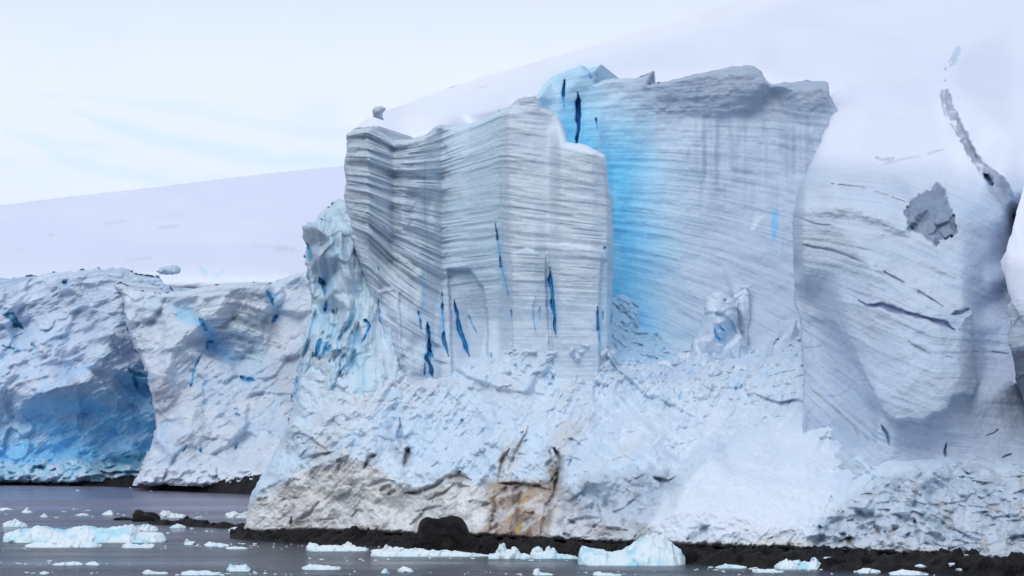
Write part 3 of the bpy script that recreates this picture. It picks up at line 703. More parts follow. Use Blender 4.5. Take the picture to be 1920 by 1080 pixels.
b.mix(sstep(828, 860, b.px) * sstep(960, 938, b.px) * sstep(600, 500, b.py), (0.68, 0.83, 0.92), .8)
b.mix(sstep(955, 980, b.px) * sstep(470, 380, b.py), (0.78, 0.83, 0.88), .6)
b.mix(low, (0.69, 0.78, 0.88), .6)
b.mix(b.area([(835, 505), (880, 505), (905, 540), (915, 600), (900, 670), (860, 680), (842, 600)], 5), (0.55, 0.63, 0.72), .7)  # grey shade of the recess painted into the ice colour
b.mix(b.area([(1126, 470), (1150, 440), (1152, 640), (1120, 660), (1124, 560)], 5), (0.56, 0.76, 0.88), .75)
b.mix(b.area([(1040, 212), (1048, 216), (1066, 262), (1040, 266)], 3), (0.68, 0.80, 0.90), .8)
b.mix(b.area([(1030, 455), (1060, 450), (1120, 462), (1130, 470), (1100, 470), (1050, 462)], 4), SNOW, .7)
snowtop = sstep(16, 4, b.de) * ((b.py < 300) & (b.px > 1040)); b.mix(snowtop, SNOW, .9); b.band *= 1 - snowtop
b.mix(b.area([(965, 196), (1012, 190), (1030, 206), (985, 212), (955, 214)], 4), SNOW, .8)
b.mix(b.area([(972, 184), (1004, 179), (1012, 190), (975, 198)], 1.5), (0.52, 0.57, 0.64), .9)
b.mix(b.line([(790, 480), (795, 560), (800, 600)], 6), PALEBLUE, .5)
b.mix(b.line([(798, 300), (797, 380), (800, 460), (803, 520)], 2.2, False), (0.42, 0.56, 0.66), .6)
b.mix(b.line([(938, 290), (939, 380), (943, 440)], 3), (0.48, 0.60, 0.70), .5)
b.mix(b.line([(852, 567), (900, 566), (945, 556)], 1.5), (0.50, 0.40, 0.42), .6)
for pts, wd, dp, k in [([(929, 418), (935, 460), (940, 500), (947, 530), (955, 562)], 3.2, 3.5, .9), ([(957, 580), (959, 596)], 3, 2, .8),
                       ([(1030, 500), (1035, 540), (1038, 580), (1042, 632)], 4.2, 4.5, 1), ([(1004, 555), (1000, 585), (1004, 625)], 2.0, 2, .6), ([(1014, 575), (1013, 600)], 1.6, 1.5, .5),
                       ([(852, 564), (858, 600), (868, 635), (882, 668)], 4.8, 5, 1), ([(828, 548), (829, 590), (832, 630), (841, 668)], 3.6, 4, .9), ([(876, 588), (884, 606), (895, 625)], 1.8, 1.5, .5),
                       ([(801, 604), (803, 640), (807, 672)], 6.5, 6, 1), ([(803, 660), (799, 672), (808, 690), (812, 708)], 5.5, 5, 1), ([(805, 655), (813, 670)], 4, 4, .9), ([(784, 582), (788, 602), (789, 618)], 3, 3, .8), ([(796, 680), (797, 704)], 2.2, 2, .6),
                       ([(710, 560), (712, 600), (718, 640), (726, 668), (736, 692)], 3.2, 2.5, .5), ([(736, 692), (744, 712), (747, 736)], 3.6, 3, .8),
                       ([(1120, 574), (1122, 610), (1125, 640)], 2.8, 3, .85), ([(1148, 580), (1145, 610)], 2.0, 2, .6), ([(1131, 582), (1131, 600)], 1.6, 1, .5),
                       ([(1134, 462), (1133, 468)], 3, 2, .6), ([(924, 680), (918, 660)], 2, 1.5, .4), ([(965, 655), (965, 672)], 2, 1.5, .7), ([(708, 500), (709, 508)], 3.5, 2, .6)]:
    b.crack(pts, wd, dp, (0.005, 0.20, 0.46), k, .30 * k)
tower = tag(b.build('ice_tower', M_ICE, 22, parts=[('snow_cap', snowtop, None)]), 'tall square-topped ice tower with dark horizontal grey layers and thin blue cracks near its foot', 'ice tower')
b.fissures(tower)

# lumps of old ice on the tower's snow top, and the pinnacle block in the bay
def lump(poly, D, colr, jag, name, label, cat, thick=5, fs=1.6, fa=.8, bulge=3, parent=None, mat=None, extra=None, seed=70, group=None, ctrl=None, blur=2):
    xs = [p[0] for p in poly]; ys = [p[1] for p in poly]; cx, cy = sum(xs) / len(xs), sum(ys) / len(ys)
    c = ctrl or [(min(xs) - 4, min(ys) - 4, D + .6), (max(xs) + 4, min(ys) - 4, D + .9), (max(xs) + 4, max(ys) + 4, D), (min(xs) - 4, max(ys) + 4, D), (cx, cy, D - bulge * .5)]
    bb = Body(poly, c, step=1.3, blur=blur, jag=jag, seed=seed)
    q2 = bb.w2(); bb.D += fa * facet(q2, fs, seed + 1) + fa * .5 * facet(q2, fs * .45, seed + 2) + .3 * fa * fbm(q2, fs, 3, seed + 3)
    bb.rounded(max(3, (max(ys) - min(ys)) * .22), bulge * .6); bb.col[:] = colr
    bb.mix(sstep(0, .6, fbm(bb.q, 14, 3, seed)), WHITE, .4)
    if extra: extra(bb)
    return tag(bb.build(name, mat or M_ICE, thick, parent), label, cat, group)
lump([(698, 206), (703, 200), (716, 199), (724, 203), (720, 210), (710, 216), (700, 219)], 423, (0.58, 0.62, 0.68), .8, 'ice_block', 'small grey ice block perched on the left end of the snowy tower top', 'ice block')
def pin(bb):
    bb.mix(bb.area([(1338, 610), (1375, 598), (1382, 615), (1370, 640), (1345, 640)], 4), (0.42, 0.58, 0.75), .8)
    for pts, w_ in [([(1340, 612), (1342, 632), (1355, 642), (1362, 648)], 3.5), ([(1348, 610), (1366, 628)], 2), ([(1356, 560), (1362, 564)], 2.5)]: bb.crack(pts, w_, 1.5, (.05, .35, .72), .8, .3)
lump([(1292, 690), (1300, 640), (1314, 610), (1322, 575), (1330, 552), (1342, 545), (1354, 546), (1362, 552), (1378, 560), (1384, 590), (1382, 615), (1400, 640), (1410, 700)], 424, np.array([.78, .84, .93]), 2.5, 'ice_pinnacle', 'white blocky ice pinnacle with a blue scoop at its foot, before the ruled wall', 'ice pinnacle', 8, 3, .9, 4, extra=pin, seed=75)
lump([(1372, 556), (1392, 544), (1405, 533), (1406, 600), (1402, 660), (1394, 660), (1390, 600)], 430, np.array([.78, .84, .93]), 1.5, 'ice_pinnacle', 'thin white pointed ice fin beside the blocky white pinnacle', 'ice pinnacle', 5, 2.4, .5, 2, seed=79)
lump([(1432, 690), (1438, 650), (1450, 634), (1458, 632), (1452, 645), (1470, 625), (1492, 598), (1500, 640), (1500, 700)], 418, np.array([.70, .77, .88]), 1.5, 'ice_fin', 'low sloping pale ice fin wedged between the ruled wall and the big right buttress', 'ice fin', 6, 3, .5, 2, seed=83)

# ================================================================== right buttress
bpoly = [(1562, 214), (1560, 180), (1560, -40), (2120, -40), (2120, 1040), (1560, 1030), (1500, 900), (1506, 780), (1506, 700), (1503, 640), (1500, 600), (1490, 570), (1489, 520), (1486, 450), (1487, 395), (1496, 360), (1514, 320), (1528, 290), (1540, 262), (1550, 240)]
BT = SH + [(1900, -60, 800), (2130, -60, 780), (1900, 30, 620), (2130, 40, 600), (1560, 205, 434), (1620, 200, 430), (1700, 180, 440), (1772, 150, 456), (1790, 100, 500), (1800, 160, 452), (2130, 160, 470),
      (1530, 280, 413), (1600, 280, 410), (1680, 260, 420), (1760, 200, 440), (1775, 220, 437), (1786, 215, 430), (1830, 220, 428), (1900, 240, 425), (2130, 260, 430),
      (1495, 360, 398), (1560, 330, 394), (1650, 330, 396), (1720, 330, 402), (1780, 270, 422), (1800, 260, 418), (1800, 320, 412), (1830, 310, 414), (1846, 320, 402), (1880, 330, 396), (1920, 360, 396), (2130, 380, 410),
      (1488, 420, 389), (1560, 400, 386), (1640, 390, 386), (1700, 390, 387), (1780, 400, 385), (1830, 380, 392), (1860, 350, 400), (1890, 400, 396), (1905, 400, 408), (1960, 400, 402),
      (1488, 520, 388), (1505, 560, 391), (1540, 560, 389), (1560, 500, 384), (1640, 500, 378), (1700, 480, 380), (1800, 500, 379), (1818, 500, 380), (1835, 500, 382), (1880, 520, 384), (1897, 540, 392), (1905, 480, 404), (1960, 500, 400),
      (1502, 620, 389.5), (1530, 640, 390), (1560, 640, 384), (1580, 590, 380), (1640, 560, 376.5), (1700, 580, 374.5), (1760, 600, 374), (1800, 620, 374.5), (1815, 590, 375), (1826, 590, 379), (1880, 600, 380), 
      (1506, 720, 387), (1560, 720, 384), (1600, 700, 377), (1640, 740, 372), (1700, 720, 370), (1760, 700, 370), (1810, 700, 371), (1822, 720, 373), (1832, 700, 376), (1900, 700, 378),
      (1600, 770, 378), (1670, 775, 371), (1720, 782, 369.5), (1760, 765, 369.5), (1785, 735, 370), (1815, 738, 371), (1830, 757, 374),
      (1510, 830, 385), (1560, 800, 382), (1620, 830, 374), (1660, 850, 373), (1760, 850, 373), (1830, 850, 373), (1900, 850, 374), (1880, 780, 376), (1960, 700, 384),
      (1900, 900, 368), (1800, 900, 368), (1700, 900, 368), (1600, 900, 368), (1560, 960, 358), (1700, 980, 354), (1850, 980, 352), (1930, 1000, 345), (2130, 1000, 338), (2130, 1050, 330), (1560, 1050, 350), (2130, 700, 380), (2130, 500, 396)]
b = Body(bpoly, BT, step=1.5, blur=10, jag=1.5, seed=17)
b2 = interp_ctrl(BT, [], b.px.reshape(b.shape), b.py.reshape(b.shape), 14, 1.5).ravel()
plate = b.area([(1560, 560), (1612, 568), (1650, 578), (1700, 590), (1745, 604), (1788, 626), (1800, 600), (1822, 584), (1826, 660), (1832, 720), (1826, 742), (1806, 738), (1788, 742), (1778, 764), (1745, 780), (1725, 792), (1705, 784), (1680, 790), (1655, 770), (1620, 700)], 2.5) * sstep(1540, 1690, b.px)
b.D -= 2.6 * plate
blk = [(1694, 400), (1703, 380), (1716, 372), (1728, 360), (1744, 356), (1756, 344), (1766, 346), (1774, 356), (1777, 376), (1786, 392), (1788, 412), (1794, 436), (1786, 446), (1766, 450), (1752, 460), (1738, 448), (1724, 436), (1712, 432), (1702, 418)]
block = soft(b.px + 3.5 * noise(b.q, 10, 41) + 2 * b.n4, b.py + 3 * noise(b.q, 9, 42) + 2 * b.n4, blk, 2.2)
block0 = b.area([(1694, 398), (1705, 375), (1735, 355), (1762, 343), (1774, 350), (1785, 390), (1792, 440), (1752, 458), (1720, 430), (1700, 420)], 2)
b.D += block * (2.6 * sstep(350, 440, b.py) + .9 * facet(b.q, 20, 43) - .6)
b.D += 1.5 * b.area([(1480, 520), (1515, 535), (1560, 580), (1600, 660), (1625, 760), (1590, 740), (1550, 660), (1480, 620)], 30)
lf = b.area([(1496, 590), (1530, 600), (1562, 600), (1590, 650), (1615, 700), (1645, 775), (1640, 830), (1510, 850)], 7)
b.D += 1.6 * lf * sstep(1490, 1600, b.px)
b.D -= 1.6 * b.area([(1487, 330), (1600, 325), (1690, 350), (1730, 400), (1700, 440), (1600, 400), (1487, 400)], 12)
b.D += 3.0 * b.area([(1826, 440), (1900, 420), (1897, 560), (1890, 700), (1826, 740), (1826, 560)], 24)
b.smooth = sstep(360, 250, b.py + 14 * noise(b.q, 60, 71) - 0.10 * (b.px - 1500))
up = sstep(330, 230, b.py); b.D = b.D * (1 - up) + b2 * up + 4 * sstep(1630, 1575, b.px) * sstep(205, 150, b.py)
p2 = b.w2()
snowm = sstep(330, 270, b.py + 16 * noise(b.q, 60, 71) - 0.10 * (b.px - 1500)) 
b.S = strat_coord(b.px, b.py, [1487, 1550, 1650, 1750, 1850, 1920], [[330, 325, 335, 360, 400, 430], [430, 432, 450, 490, 545, 560], [500, 510, 545, 590, 600, 605], [600, 640, 700, 740, 745, 750], [700, 760, 850, 880, 890, 900]], 2)
b.D += (1 - snowm) * (0.9 * fbm(p2, 8, 4, 171) + 0.15 * facet(p2, 3.6, 172) + .35 * fbm(p2, 2.2, 5, 180, .6) + 0.12 * noise(np.stack([b.px * .008, b.S / 9], 1), 1, 8) + 0.05 * noise(np.stack([b.px * .02, b.S / 3], 1), 1, 9)) + snowm * .8 * fbm(p2, 25, 2, 173)
lowr = sstep(840, 900, b.py + 0.25 * (1920 - b.px) * 0 + 12 * noise(b.q, 30, 74))
b.D += lowr * (2.2 * facet(p2, 4, 175) + 1.3 * facet(p2, 1.6, 176) + .8 * fbm(p2, 2, 4, 177))
b.band = (1 - snowm) * (0.32 + 0.10 * noise(b.q, 50, 72)) * (1 - lowr)
b.col[:] = np.array([0.60, 0.68, 0.80]); b.mottle(22, 3, 60, .25, 631)
b.mix(sstep(-.2, .7, fbm(b.q * np.array([.6, 1]), 70, 4, 174)), (0.68, 0.74, 0.85), .6)
for k in range(26):
    rr = random.Random(900 + k); x0 = 1490 + rr.random() * 180; y0 = 370 + rr.random() * 330; ln = 90 + 150 * rr.random(); sl = .12 + .0016 * (y0 - 330) + .1 * rr.random()
    b.mix(b.line([(x0, y0), (x0 + ln * .5, y0 + ln * .5 * sl), (x0 + ln, y0 + ln * (sl + .12))], 1.2 + 2.4 * rr.random()), (.48, .54, .66), .22 + .25 * rr.random())
b.mix(b.area([(1500, 350), (1640, 330), (1780, 380), (1700, 440), (1500, 400)], 30), (0.70, 0.77, 0.88), .7)
SNC = np.tile(np.array([0.765, 0.81, 0.925]), (len(b.px), 1))
def mixto(A, m, c, k): m = np.clip(m * k, 0, 1)[:, None]; return A * (1 - m) + np.asarray(c) * m
SNC = mixto(SNC, sstep(260, 60, b.py - .25 * (1400 - b.px)), (0.80, 0.845, 0.94), .6)
SNC = mixto(SNC, sstep(.0, .6, fbm(np.stack([b.px * .35 + b.py, b.py * 2 - b.px * .4], 1), 130, 4, 19)), (0.69, 0.75, 0.89), .45)
b.mix(lf, (0.50, 0.59, 0.73), .7)  # plane left of the ridge: its shade is put into the colour
b.mix(snowm, SNC)
b.mix(sstep(1500, 1530, b.px) * sstep(1800, 1700, b.px) * sstep(560, 620, b.py) * sstep(780, 740, b.py), (0.66, 0.74, 0.88), .5)
b.mix(b.area([(1490, 530), (1520, 535), (1560, 590), (1600, 680), (1560, 640), (1510, 600)], 14), (0.50, 0.57, 0.70), .6)  # shadow of the concave hollow painted as a darker tone
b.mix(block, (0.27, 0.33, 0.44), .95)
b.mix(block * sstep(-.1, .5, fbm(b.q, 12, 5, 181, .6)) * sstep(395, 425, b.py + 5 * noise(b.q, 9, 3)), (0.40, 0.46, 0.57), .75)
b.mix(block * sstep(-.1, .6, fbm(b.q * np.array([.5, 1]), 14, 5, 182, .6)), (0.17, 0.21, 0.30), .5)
b.mix(b.area([(1836, 312), (1856, 318), (1880, 340), (1895, 380), (1906, 400), (1900, 425), (1885, 400), (1850, 350)], 5), (0.38, 0.44, 0.54), .8)
b.mix(b.area([(1680, 790), (1725, 794), (1790, 745), (1830, 745), (1900, 720), (1900, 860), (1680, 870)], 8), (0.50, 0.55, 0.68), .6)  # shade below the lip painted into the ice colour
b.mix(b.area([(1826, 440), (1900, 420), (1897, 560), (1890, 700), (1826, 740)], 14), (0.54, 0.60, 0.73), .5)
for pts, wd, c, k, dp in [([(1610, 563), (1625, 573), (1650, 572), (1690, 585), (1740, 598), (1775, 608), (1790, 618)], 6.5, (0.24, 0.28, 0.44), .9, .7),
                          ([(1786, 590), (1805, 585), (1818, 578)], 5, (0.34, .40, .55), .7, 1.2), ([(1820, 660), (1860, 659), (1900, 665)], 1.8, (.42, .46, .56), .7, .3),
                          ([(1700, 640), (1740, 662), (1792, 672)], 1.8, (.45, .50, .60), .7, .3), ([(1485, 455), (1560, 470), (1640, 500), (1720, 545), (1770, 575)], 3.5, (.48, .52, .64), .6, .5),
                          ([(1560, 762), (1580, 780), (1600, 800), (1612, 818)], 2.2, (.50, .46, .40), .7, .3), ([(1515, 725), (1550, 755), (1580, 785)], 1.8, (.56, .54, .50), .6, .2),
                          ([(1640, 295), (1660, 300), (1680, 298)], 4, (.46, .52, .64), .6, .8), ([(1560, 345), (1610, 350), (1660, 365), (1700, 380)], 2.5, (.54, .58, .68), .5, .5), ([(1655, 310), (1690, 300), (1740, 290), (1770, 280)], 3, (.56, .60, .70), .45, .6),
                          ([(1540, 326), (1575, 320)], 2, (.56, .6, .7), .4, .4), ([(1486, 405), (1530, 420), (1570, 424)], 2, (.5, .54, .64), .45, .4),
                          ([(1778, 118), (1796, 92), (1790, 112), (1782, 125)], 8, (.45, .62, .76), .85, 2),
                          ([(1771, 150), (1773, 153)], 3, (.35, .4, .5), .8, 1), ([(1770, 128), (1776, 131)], 3, (.4, .45, .55), .8, 1), ([(1846, 325), (1856, 338), (1862, 350)], 6, (.10, .22, .34), .9, 3),
                          ([(1902, 400), (1905, 412)], 5, (.12, .3, .45), .8, 2), ([(1702, 425), (1712, 432)], 5, (.2, .38, .5), .7, 1),
                          ([(1652, 795), (1664, 815), (1668, 835)], 3, (.25, .52, .80), .7, 1), ([(1820, 745), (1822, 790)], 1.6, (.38, .5, .66), .6, .5), ([(1775, 830), (1772, 845), (1776, 858)], 2.4, (.2, .4, .5), .7, 1),
                          ([(1785, 866), (1790, 885), (1788, 895)], 4.5, (.12, .34, .46), .85, 3), ([(1846, 818), (1862, 812), (1874, 804)], 2, (.3, .34, .38), .6, .6), ([(1878, 858), (1900, 850)], 2, (.2, .24, .26), .6, .8)]:
    b.D += dp * sstep(0, 1, b.line(pts, wd)); b.mix(sstep(0, .7, b.line(pts, wd)), c, k)
crev = [(1772, 176), (1779, 198), (1787, 214), (1797, 236), (1808, 258), (1822, 286), (1838, 310), (1856, 332)]
sc_ = stroke(b.px + 3 * noise(b.q, 8, 31), b.py + 4 * noise(b.q, 11, 32), crev, 9.5, False); sc_ = sstep(.05, .3, sc_) * sstep(-.75, -.25, noise(b.q, 10, 33))
b.D -= 3.2 * soft(b.px + 3 * b.n9, b.py, [(1776, 150), (1780, 180), (1788, 205), (1798, 228), (1810, 252), (1826, 280), (1842, 304), (1868, 322), (1890, 345), (1906, 390), (2200, 420), (2200, 100), (1800, 100)], 3.5) * sstep(110, 210, b.py) * sstep(2000, 1860, b.px)
b.mix(sc_ * (.75 + .25 * noise(b.q, 5, 34)), (.27, .32, .42), .9); b.D += .8 * sc_
b.mix(b.line([(1764, 178), (1772, 212), (1788, 240), (1812, 280), (1834, 316)], 2.5, False), (.30, .46, .50), .8)
b.mix(lowr, (0.52, 0.58, 0.68), .7)
b.mix(lowr * sstep(.1, .5, fbm(b.q, 14, 5, 178, .6)), (0.30, 0.42, 0.48), .6)
b.mix(lowr * sstep(.1, .6, fbm(b.q, 26, 4, 179)), (0.74, 0.78, 0.86), .6)
b.mix(lowr * sstep(.25, .5, fbm(b.q, 14, 3, 180)), (0.40, 0.36, 0.30), .45)
for pts, wd in [([(1778, 920), (1786, 935), (1796, 945)], 5), ([(1806, 912), (1812, 918)], 3), ([(1862, 918), (1870, 914)], 5), ([(1830, 912), (1850, 905), (1866, 892)], 3), ([(1884, 900), (1892, 896)], 4), ([(1766, 960), (1778, 950)], 5), ([(1840, 960), (1845, 970)], 4)]:
    b.crack(pts, wd, 2.5, (0.03, 0.09, 0.11), .9, 0)
b.rounded(4, 1.0)
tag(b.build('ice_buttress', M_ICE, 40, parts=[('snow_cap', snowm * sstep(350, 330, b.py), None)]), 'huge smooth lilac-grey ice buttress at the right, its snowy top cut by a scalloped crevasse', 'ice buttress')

lump([(292, 508), (300, 502), (318, 499), (332, 497), (340, 503), (338, 512), (322, 514), (300, 513)], 700, (0.55, 0.66, 0.76), 1, 'ice_block', 'small grey-blue ice block on the snow above the far cliffs', 'ice block', mat=M_FAR, seed=97, fs=2.5)
# snow gully and dark slab at the right edge
def clean(bb): bb.smooth[:] = 1
lump([(1876, 490), (1886, 470), (1896, 440), (1905, 400), (1920, 350), (2110, 300), (2110, 720), (1900, 720), (1892, 600), (1900, 570), (1890, 545)], 380, np.array([.76, .81, .94]), 1, 'snow_bank', 'clean white snow bank at the right edge behind the buttress', 'snow bank', 20, 12, .5, 3, mat=M_SNOW, seed=88, extra=clean,
     ctrl=[(1860, 280, 392), (2120, 280, 400), (1860, 480, 381), (1890, 480, 377), (1920, 480, 376), (2120, 480, 380), (1860, 740, 374), (2120, 740, 372)])
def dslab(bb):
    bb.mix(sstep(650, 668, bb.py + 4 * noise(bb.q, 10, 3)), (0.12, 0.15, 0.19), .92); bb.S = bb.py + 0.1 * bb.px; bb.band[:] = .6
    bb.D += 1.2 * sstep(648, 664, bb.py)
lump([(1888, 576), (1896, 564), (1925, 560), (2100, 540), (2100, 800), (1930, 780), (1915, 740), (1905, 712), (1900, 680), (1896, 660), (1890, 640), (1894, 610)], 366, np.array([.56, .61, .70]), 1.2, 'ice_overhang', 'layered grey ice overhang with a near-black underside, cut by the right edge', 'ice overhang', 12, 3.5, .5, 3, extra=dslab, seed=93)

# ================================================================== the foot of the glacier: rubble apron and dirty base
apoly = [(458, 1003), (458, 985), (463, 965), (465, 945), (472, 925), (484, 900), (500, 878), (512, 855), (526, 825), (538, 800), (546, 770), (552, 735), (560, 700), (575, 660), (640, 600), (700, 600), (1140, 560), (1170, 545), (1200, 560), (1220, 600), (1300, 620), (1500, 590), (1620, 690), (1720, 800), (2120, 820), (2120, 1062), (1930, 1056), (1880, 1054), (1750, 1042), (1600, 1036), (1480, 1032), (1300, 1027), (1200, 1020), (1000, 1012), (780, 1004), (600, 1000)]
AP = [(440, 1010, 419), (600, 1010, 407), (780, 1012, 395), (1000, 1020, 380), (1200, 1028, 366), (1300, 1036, 359), (1480, 1040, 351), (1600, 1044, 346), (1750, 1052, 340), (1930, 1064, 333), (2130, 1070, 325),
      (440, 960, 424), (470, 930, 420), (520, 930, 412), (600, 930, 407), (680, 940, 402), (745, 930, 399), (755, 960, 401), (830, 960, 394), (900, 960, 390), (980, 960, 387), (1060, 960, 383), (1150, 950, 378), (1205, 960, 374), (1215, 985, 364), (1260, 960, 362), (1350, 960, 360), (1480, 980, 356),
      (440, 880, 432), (500, 885, 419), (560, 860, 410), (620, 870, 407), (650, 850, 404), (700, 870, 402), (740, 900, 399), (755, 870, 404), (770, 910, 401), (830, 888, 396), (880, 890, 395), (940, 905, 392), (945, 880, 394), (1020, 900, 391), (1050, 850, 391), (1055, 900, 384), (1120, 900, 380), (1200, 890, 382), (1260, 895, 384), (1300, 890, 372), (1380, 900, 368), (1480, 920, 364),
      (1250, 925, 380), (1285, 908, 368), (1330, 860, 376), (1280, 860, 392), (1060, 860, 387), (1150, 840, 394),
      (500, 820, 428), (550, 800, 415), (600, 800, 411), (650, 790, 409), (700, 800, 408), (750, 810, 409), (760, 850, 408), (800, 820, 408), (860, 800, 409), (900, 840, 401), (960, 810, 400), (1000, 800, 402), (1060, 800, 401),
      (540, 720, 429), (580, 720, 418), (640, 700, 418), (640, 740, 412), (700, 740, 413), (740, 750, 411), (800, 740, 412), (860, 720, 413), (920, 720, 412), (1000, 710, 411), (1080, 700, 412), (1150, 700, 411.5), (1152, 660, 414.5), (1250, 720, 414), (1350, 720, 411), (1430, 720, 407), (1500, 720, 403), (1560, 740, 395), (1620, 800, 381), (1640, 780, 388),
      (1150, 780, 405), (1250, 790, 402), (1350, 800, 398), (1450, 800, 392), (1540, 810, 384),
      (600, 620, 432), (720, 660, 421), (800, 690, 418), (900, 690, 418), (985, 655, 414.2), (1040, 662, 412.2), (1100, 648, 411.8), (1135, 655, 412.5), (930, 680, 417), (1170, 640, 428), (1175, 556, 434.5), (1150, 548, 434), (1140, 520, 444), (1185, 535, 446), (1205, 580, 436), (1235, 640, 434), (1225, 590, 444), (1260, 660, 431), (1330, 660, 430), (1400, 660, 425), (1480, 660, 414), (1560, 640, 410), (1560, 600, 430), (1492, 615, 423), (1440, 655, 424), (1490, 580, 440),
      (1300, 600, 460), (1400, 590, 460), (700, 600, 440), (900, 580, 445), (1040, 570, 445),
      (1560, 860, 376), (1620, 862, 371), (1640, 900, 365), (1700, 885, 362), (1760, 880, 364), (1790, 900, 366), (1560, 950, 358), (1640, 950, 355), (1720, 950, 354), (1780, 960, 356), (1850, 920, 361), (1930, 900, 360), (2130, 900, 358), (1850, 1000, 346), (1930, 1000, 342), (2130, 1000, 334), (1540, 1000, 353),
      (1640, 840, 382), (1720, 820, 392), (1850, 820, 392), (2130, 810, 390)]
b = Body(apoly, AP, step=1.5, blur=4, jag=2.2, seed=18)
p2 = b.w2(); rot = np.stack([p2[:, 0] * .8 + p2[:, 1] * .5, -p2[:, 0] * .5 + p2[:, 1] * .9], 1)
leftz = sstep(1080, 960, b.px)                                    # broken glacier ice; right of it snowier debris
dirtz = sstep(-12, 16, b.py - np.interp(b.px, [440, 520, 600, 680, 740, 790, 850, 900, 1000, 1060, 1100, 1210, 1300, 2100], [955, 905, 880, 870, 905, 925, 892, 915, 905, 920, 960, 985, 1010, 1020]) + 12 * noise(b.q, 40, 181)) 
snowy = sstep(1050, 1250, b.px)
lobe = b.area([(1208, 1012), (1216, 982), (1250, 935), (1300, 888), (1345, 850), (1420, 800), (1500, 790), (1560, 860), (1570, 930), (1500, 985), (1440, 1004), (1330, 990), (1270, 1000)], 16)
b.D += (1 - .7 * lobe) * (1 - .15 * snowy) * (1 - .45 * dirtz * (1 - sstep(1050, 1150, b.px))) * (1.9 * facet(rot * np.array([1, .55]), 7, 182) + 1.1 * facet(rot * np.array([1, .6]), 3.4, 183) + .5 * facet(p2, 1.5, 184) - .8 * ridged(rot * np.array([1, .35]), 4, 4, 190)) + 1.3 * fbm(rot * np.array([1, .6]), 5, 7, 185, .66)
sa = np.stack([(b.px * .616 - b.py * .788) / 3.5, b.px * .788 + b.py * .616], 1)
vary = .45 + .9 * sstep(-.5, .6, fbm(b.q, 90, 3, 216))
b.D += (1 - .6 * lobe) * vary * (1 - .5 * dirtz * (1 - sstep(1050, 1150, b.px))) * ((1 - .15 * snowy) * 1.3 * fbm(sa, 17, 6, 214, .55) + .35 * fbm(b.q, 8, 4, 215, .55))
chunk = sstep(760, 640, b.py) * sstep(900, 1000, b.px) * sstep(1560, 1440, b.px)
b.D += chunk * (1.1 * facet(p2, 1.8, 186) + .7 * facet(p2, .9, 187))
mound = b.area([(1500, 1030), (1560, 960), (1640, 905), (1720, 880), (1790, 890), (2120, 890), (2120, 1070), (1500, 1040)], 14)
b.D += mound * (1.5 * facet(p2, 3.0, 191) + 1.0 * facet(p2, 1.3, 192) + 1.0 * fbm(p2, 1.6, 4, 193))
rough2 = b.area([(1050, 930), (1100, 890), (1200, 880), (1255, 880), (1270, 900), (1210, 985), (1205, 1020), (1040, 1010)], 10)
b.D += rough2 * (1.2 * facet(p2, 2.4, 194) + .8 * fbm(p2, 2, 4, 195))
b.rounded(12, 5)
b.col[:] = np.array([0.74, 0.84, 0.94]); b.mottle(-52, 4.0, 24, .55, 641, [(.88, .92, .97), (.60, .78, .93), (.64, .70, .78), (.82, .79, .77)])
b.mix(sstep(-.2, .5, fbm(rot * np.array([1, .5]), 9, 4, 196)) * leftz, (0.66, 0.82, 0.95), .5)
b.mix(sstep(.1, .6, fbm(rot, 7, 4, 197)) * leftz, (0.76, 0.76, 0.80), .5)
b.mix((1 - leftz) * sstep(-.1, .5, fbm(p2, 11, 4, 198)), SNOW, .6)
b.mix((1 - leftz) * sstep(.1, .7, fbm(p2, 6, 4, 199)) * sstep(960, 850, b.py), (0.62, 0.76, 0.92), .45)
b.mix(b.area([(1200, 1030), (1215, 980), (1250, 935), (1300, 890), (1340, 860), (1420, 870), (1540, 900), (1560, 950), (1500, 1040)], 14), SNOW, .75)
b.mix(b.area([(1140, 560), (1170, 545), (1210, 560), (1240, 620), (1260, 680), (1150, 680)], 12), (0.55, 0.80, 0.96), .75)
b.mix(dirtz, (0.92, 0.88, 0.83), .8)
b.mix(dirtz * sstep(.0, .5, fbm(b.q * np.array([.6, 1]), 34, 4, 200)), (0.70, 0.64, 0.60), .45)
b.mix(dirtz * sstep(.25, .5, fbm(b.q, 16, 4, 201)), (0.40, 0.35, 0.31), .4)
b.mix(sstep(.2, .6, fbm(b.q * np.array([1, .5]), 50, 3, 202)) * leftz * sstep(740, 860, b.py), (0.78, 0.73, 0.68), .5)
b.mix(b.area([(700, 740), (725, 700), (715, 680), (690, 720), (670, 760)], 16), (0.76, 0.70, 0.64), .5)
b.mix(b.area([(1030, 820), (1060, 790), (1120, 785), (1090, 810), (1050, 850)], 14), (0.68, 0.63, 0.56), .55)
br = b.area([(905, 905), (940, 900), (1050, 905), (1035, 960), (1020, 1010), (900, 1006), (925, 950)], 9)
b.mix(br, (0.42, 0.29, 0.20), .8)
b.mix(br * sstep(-.1, .4, fbm(b.q * np.array([1, .5]), 22, 4, 203)), (0.12, 0.065, 0.04), .95)
b.mix(br * sstep(.15, .5, fbm(b.q, 18, 4, 204)), (0.50, 0.33, 0.12), .7)
b.mix((1 - leftz) * sstep(.05, .4, fbm(b.q * np.array([.8, 1]), 22, 6, 217, .65)) * sstep(-.4, .3, fbm(b.q, 110, 2, 218)), (0.60, 0.70, 0.85), .6)  # blue-grey shadows among the rubble, painted as colour patches
b.mix((1 - leftz) * sstep(.12, .4, fbm(b.q, 9, 5, 219, .65)) * sstep(-.2, .4, fbm(b.q, 80, 2, 220)), (0.50, 0.62, 0.80), .5)  # smaller painted shadow patches, a deeper blue-grey
b.mix(lobe, SNOW, .7)
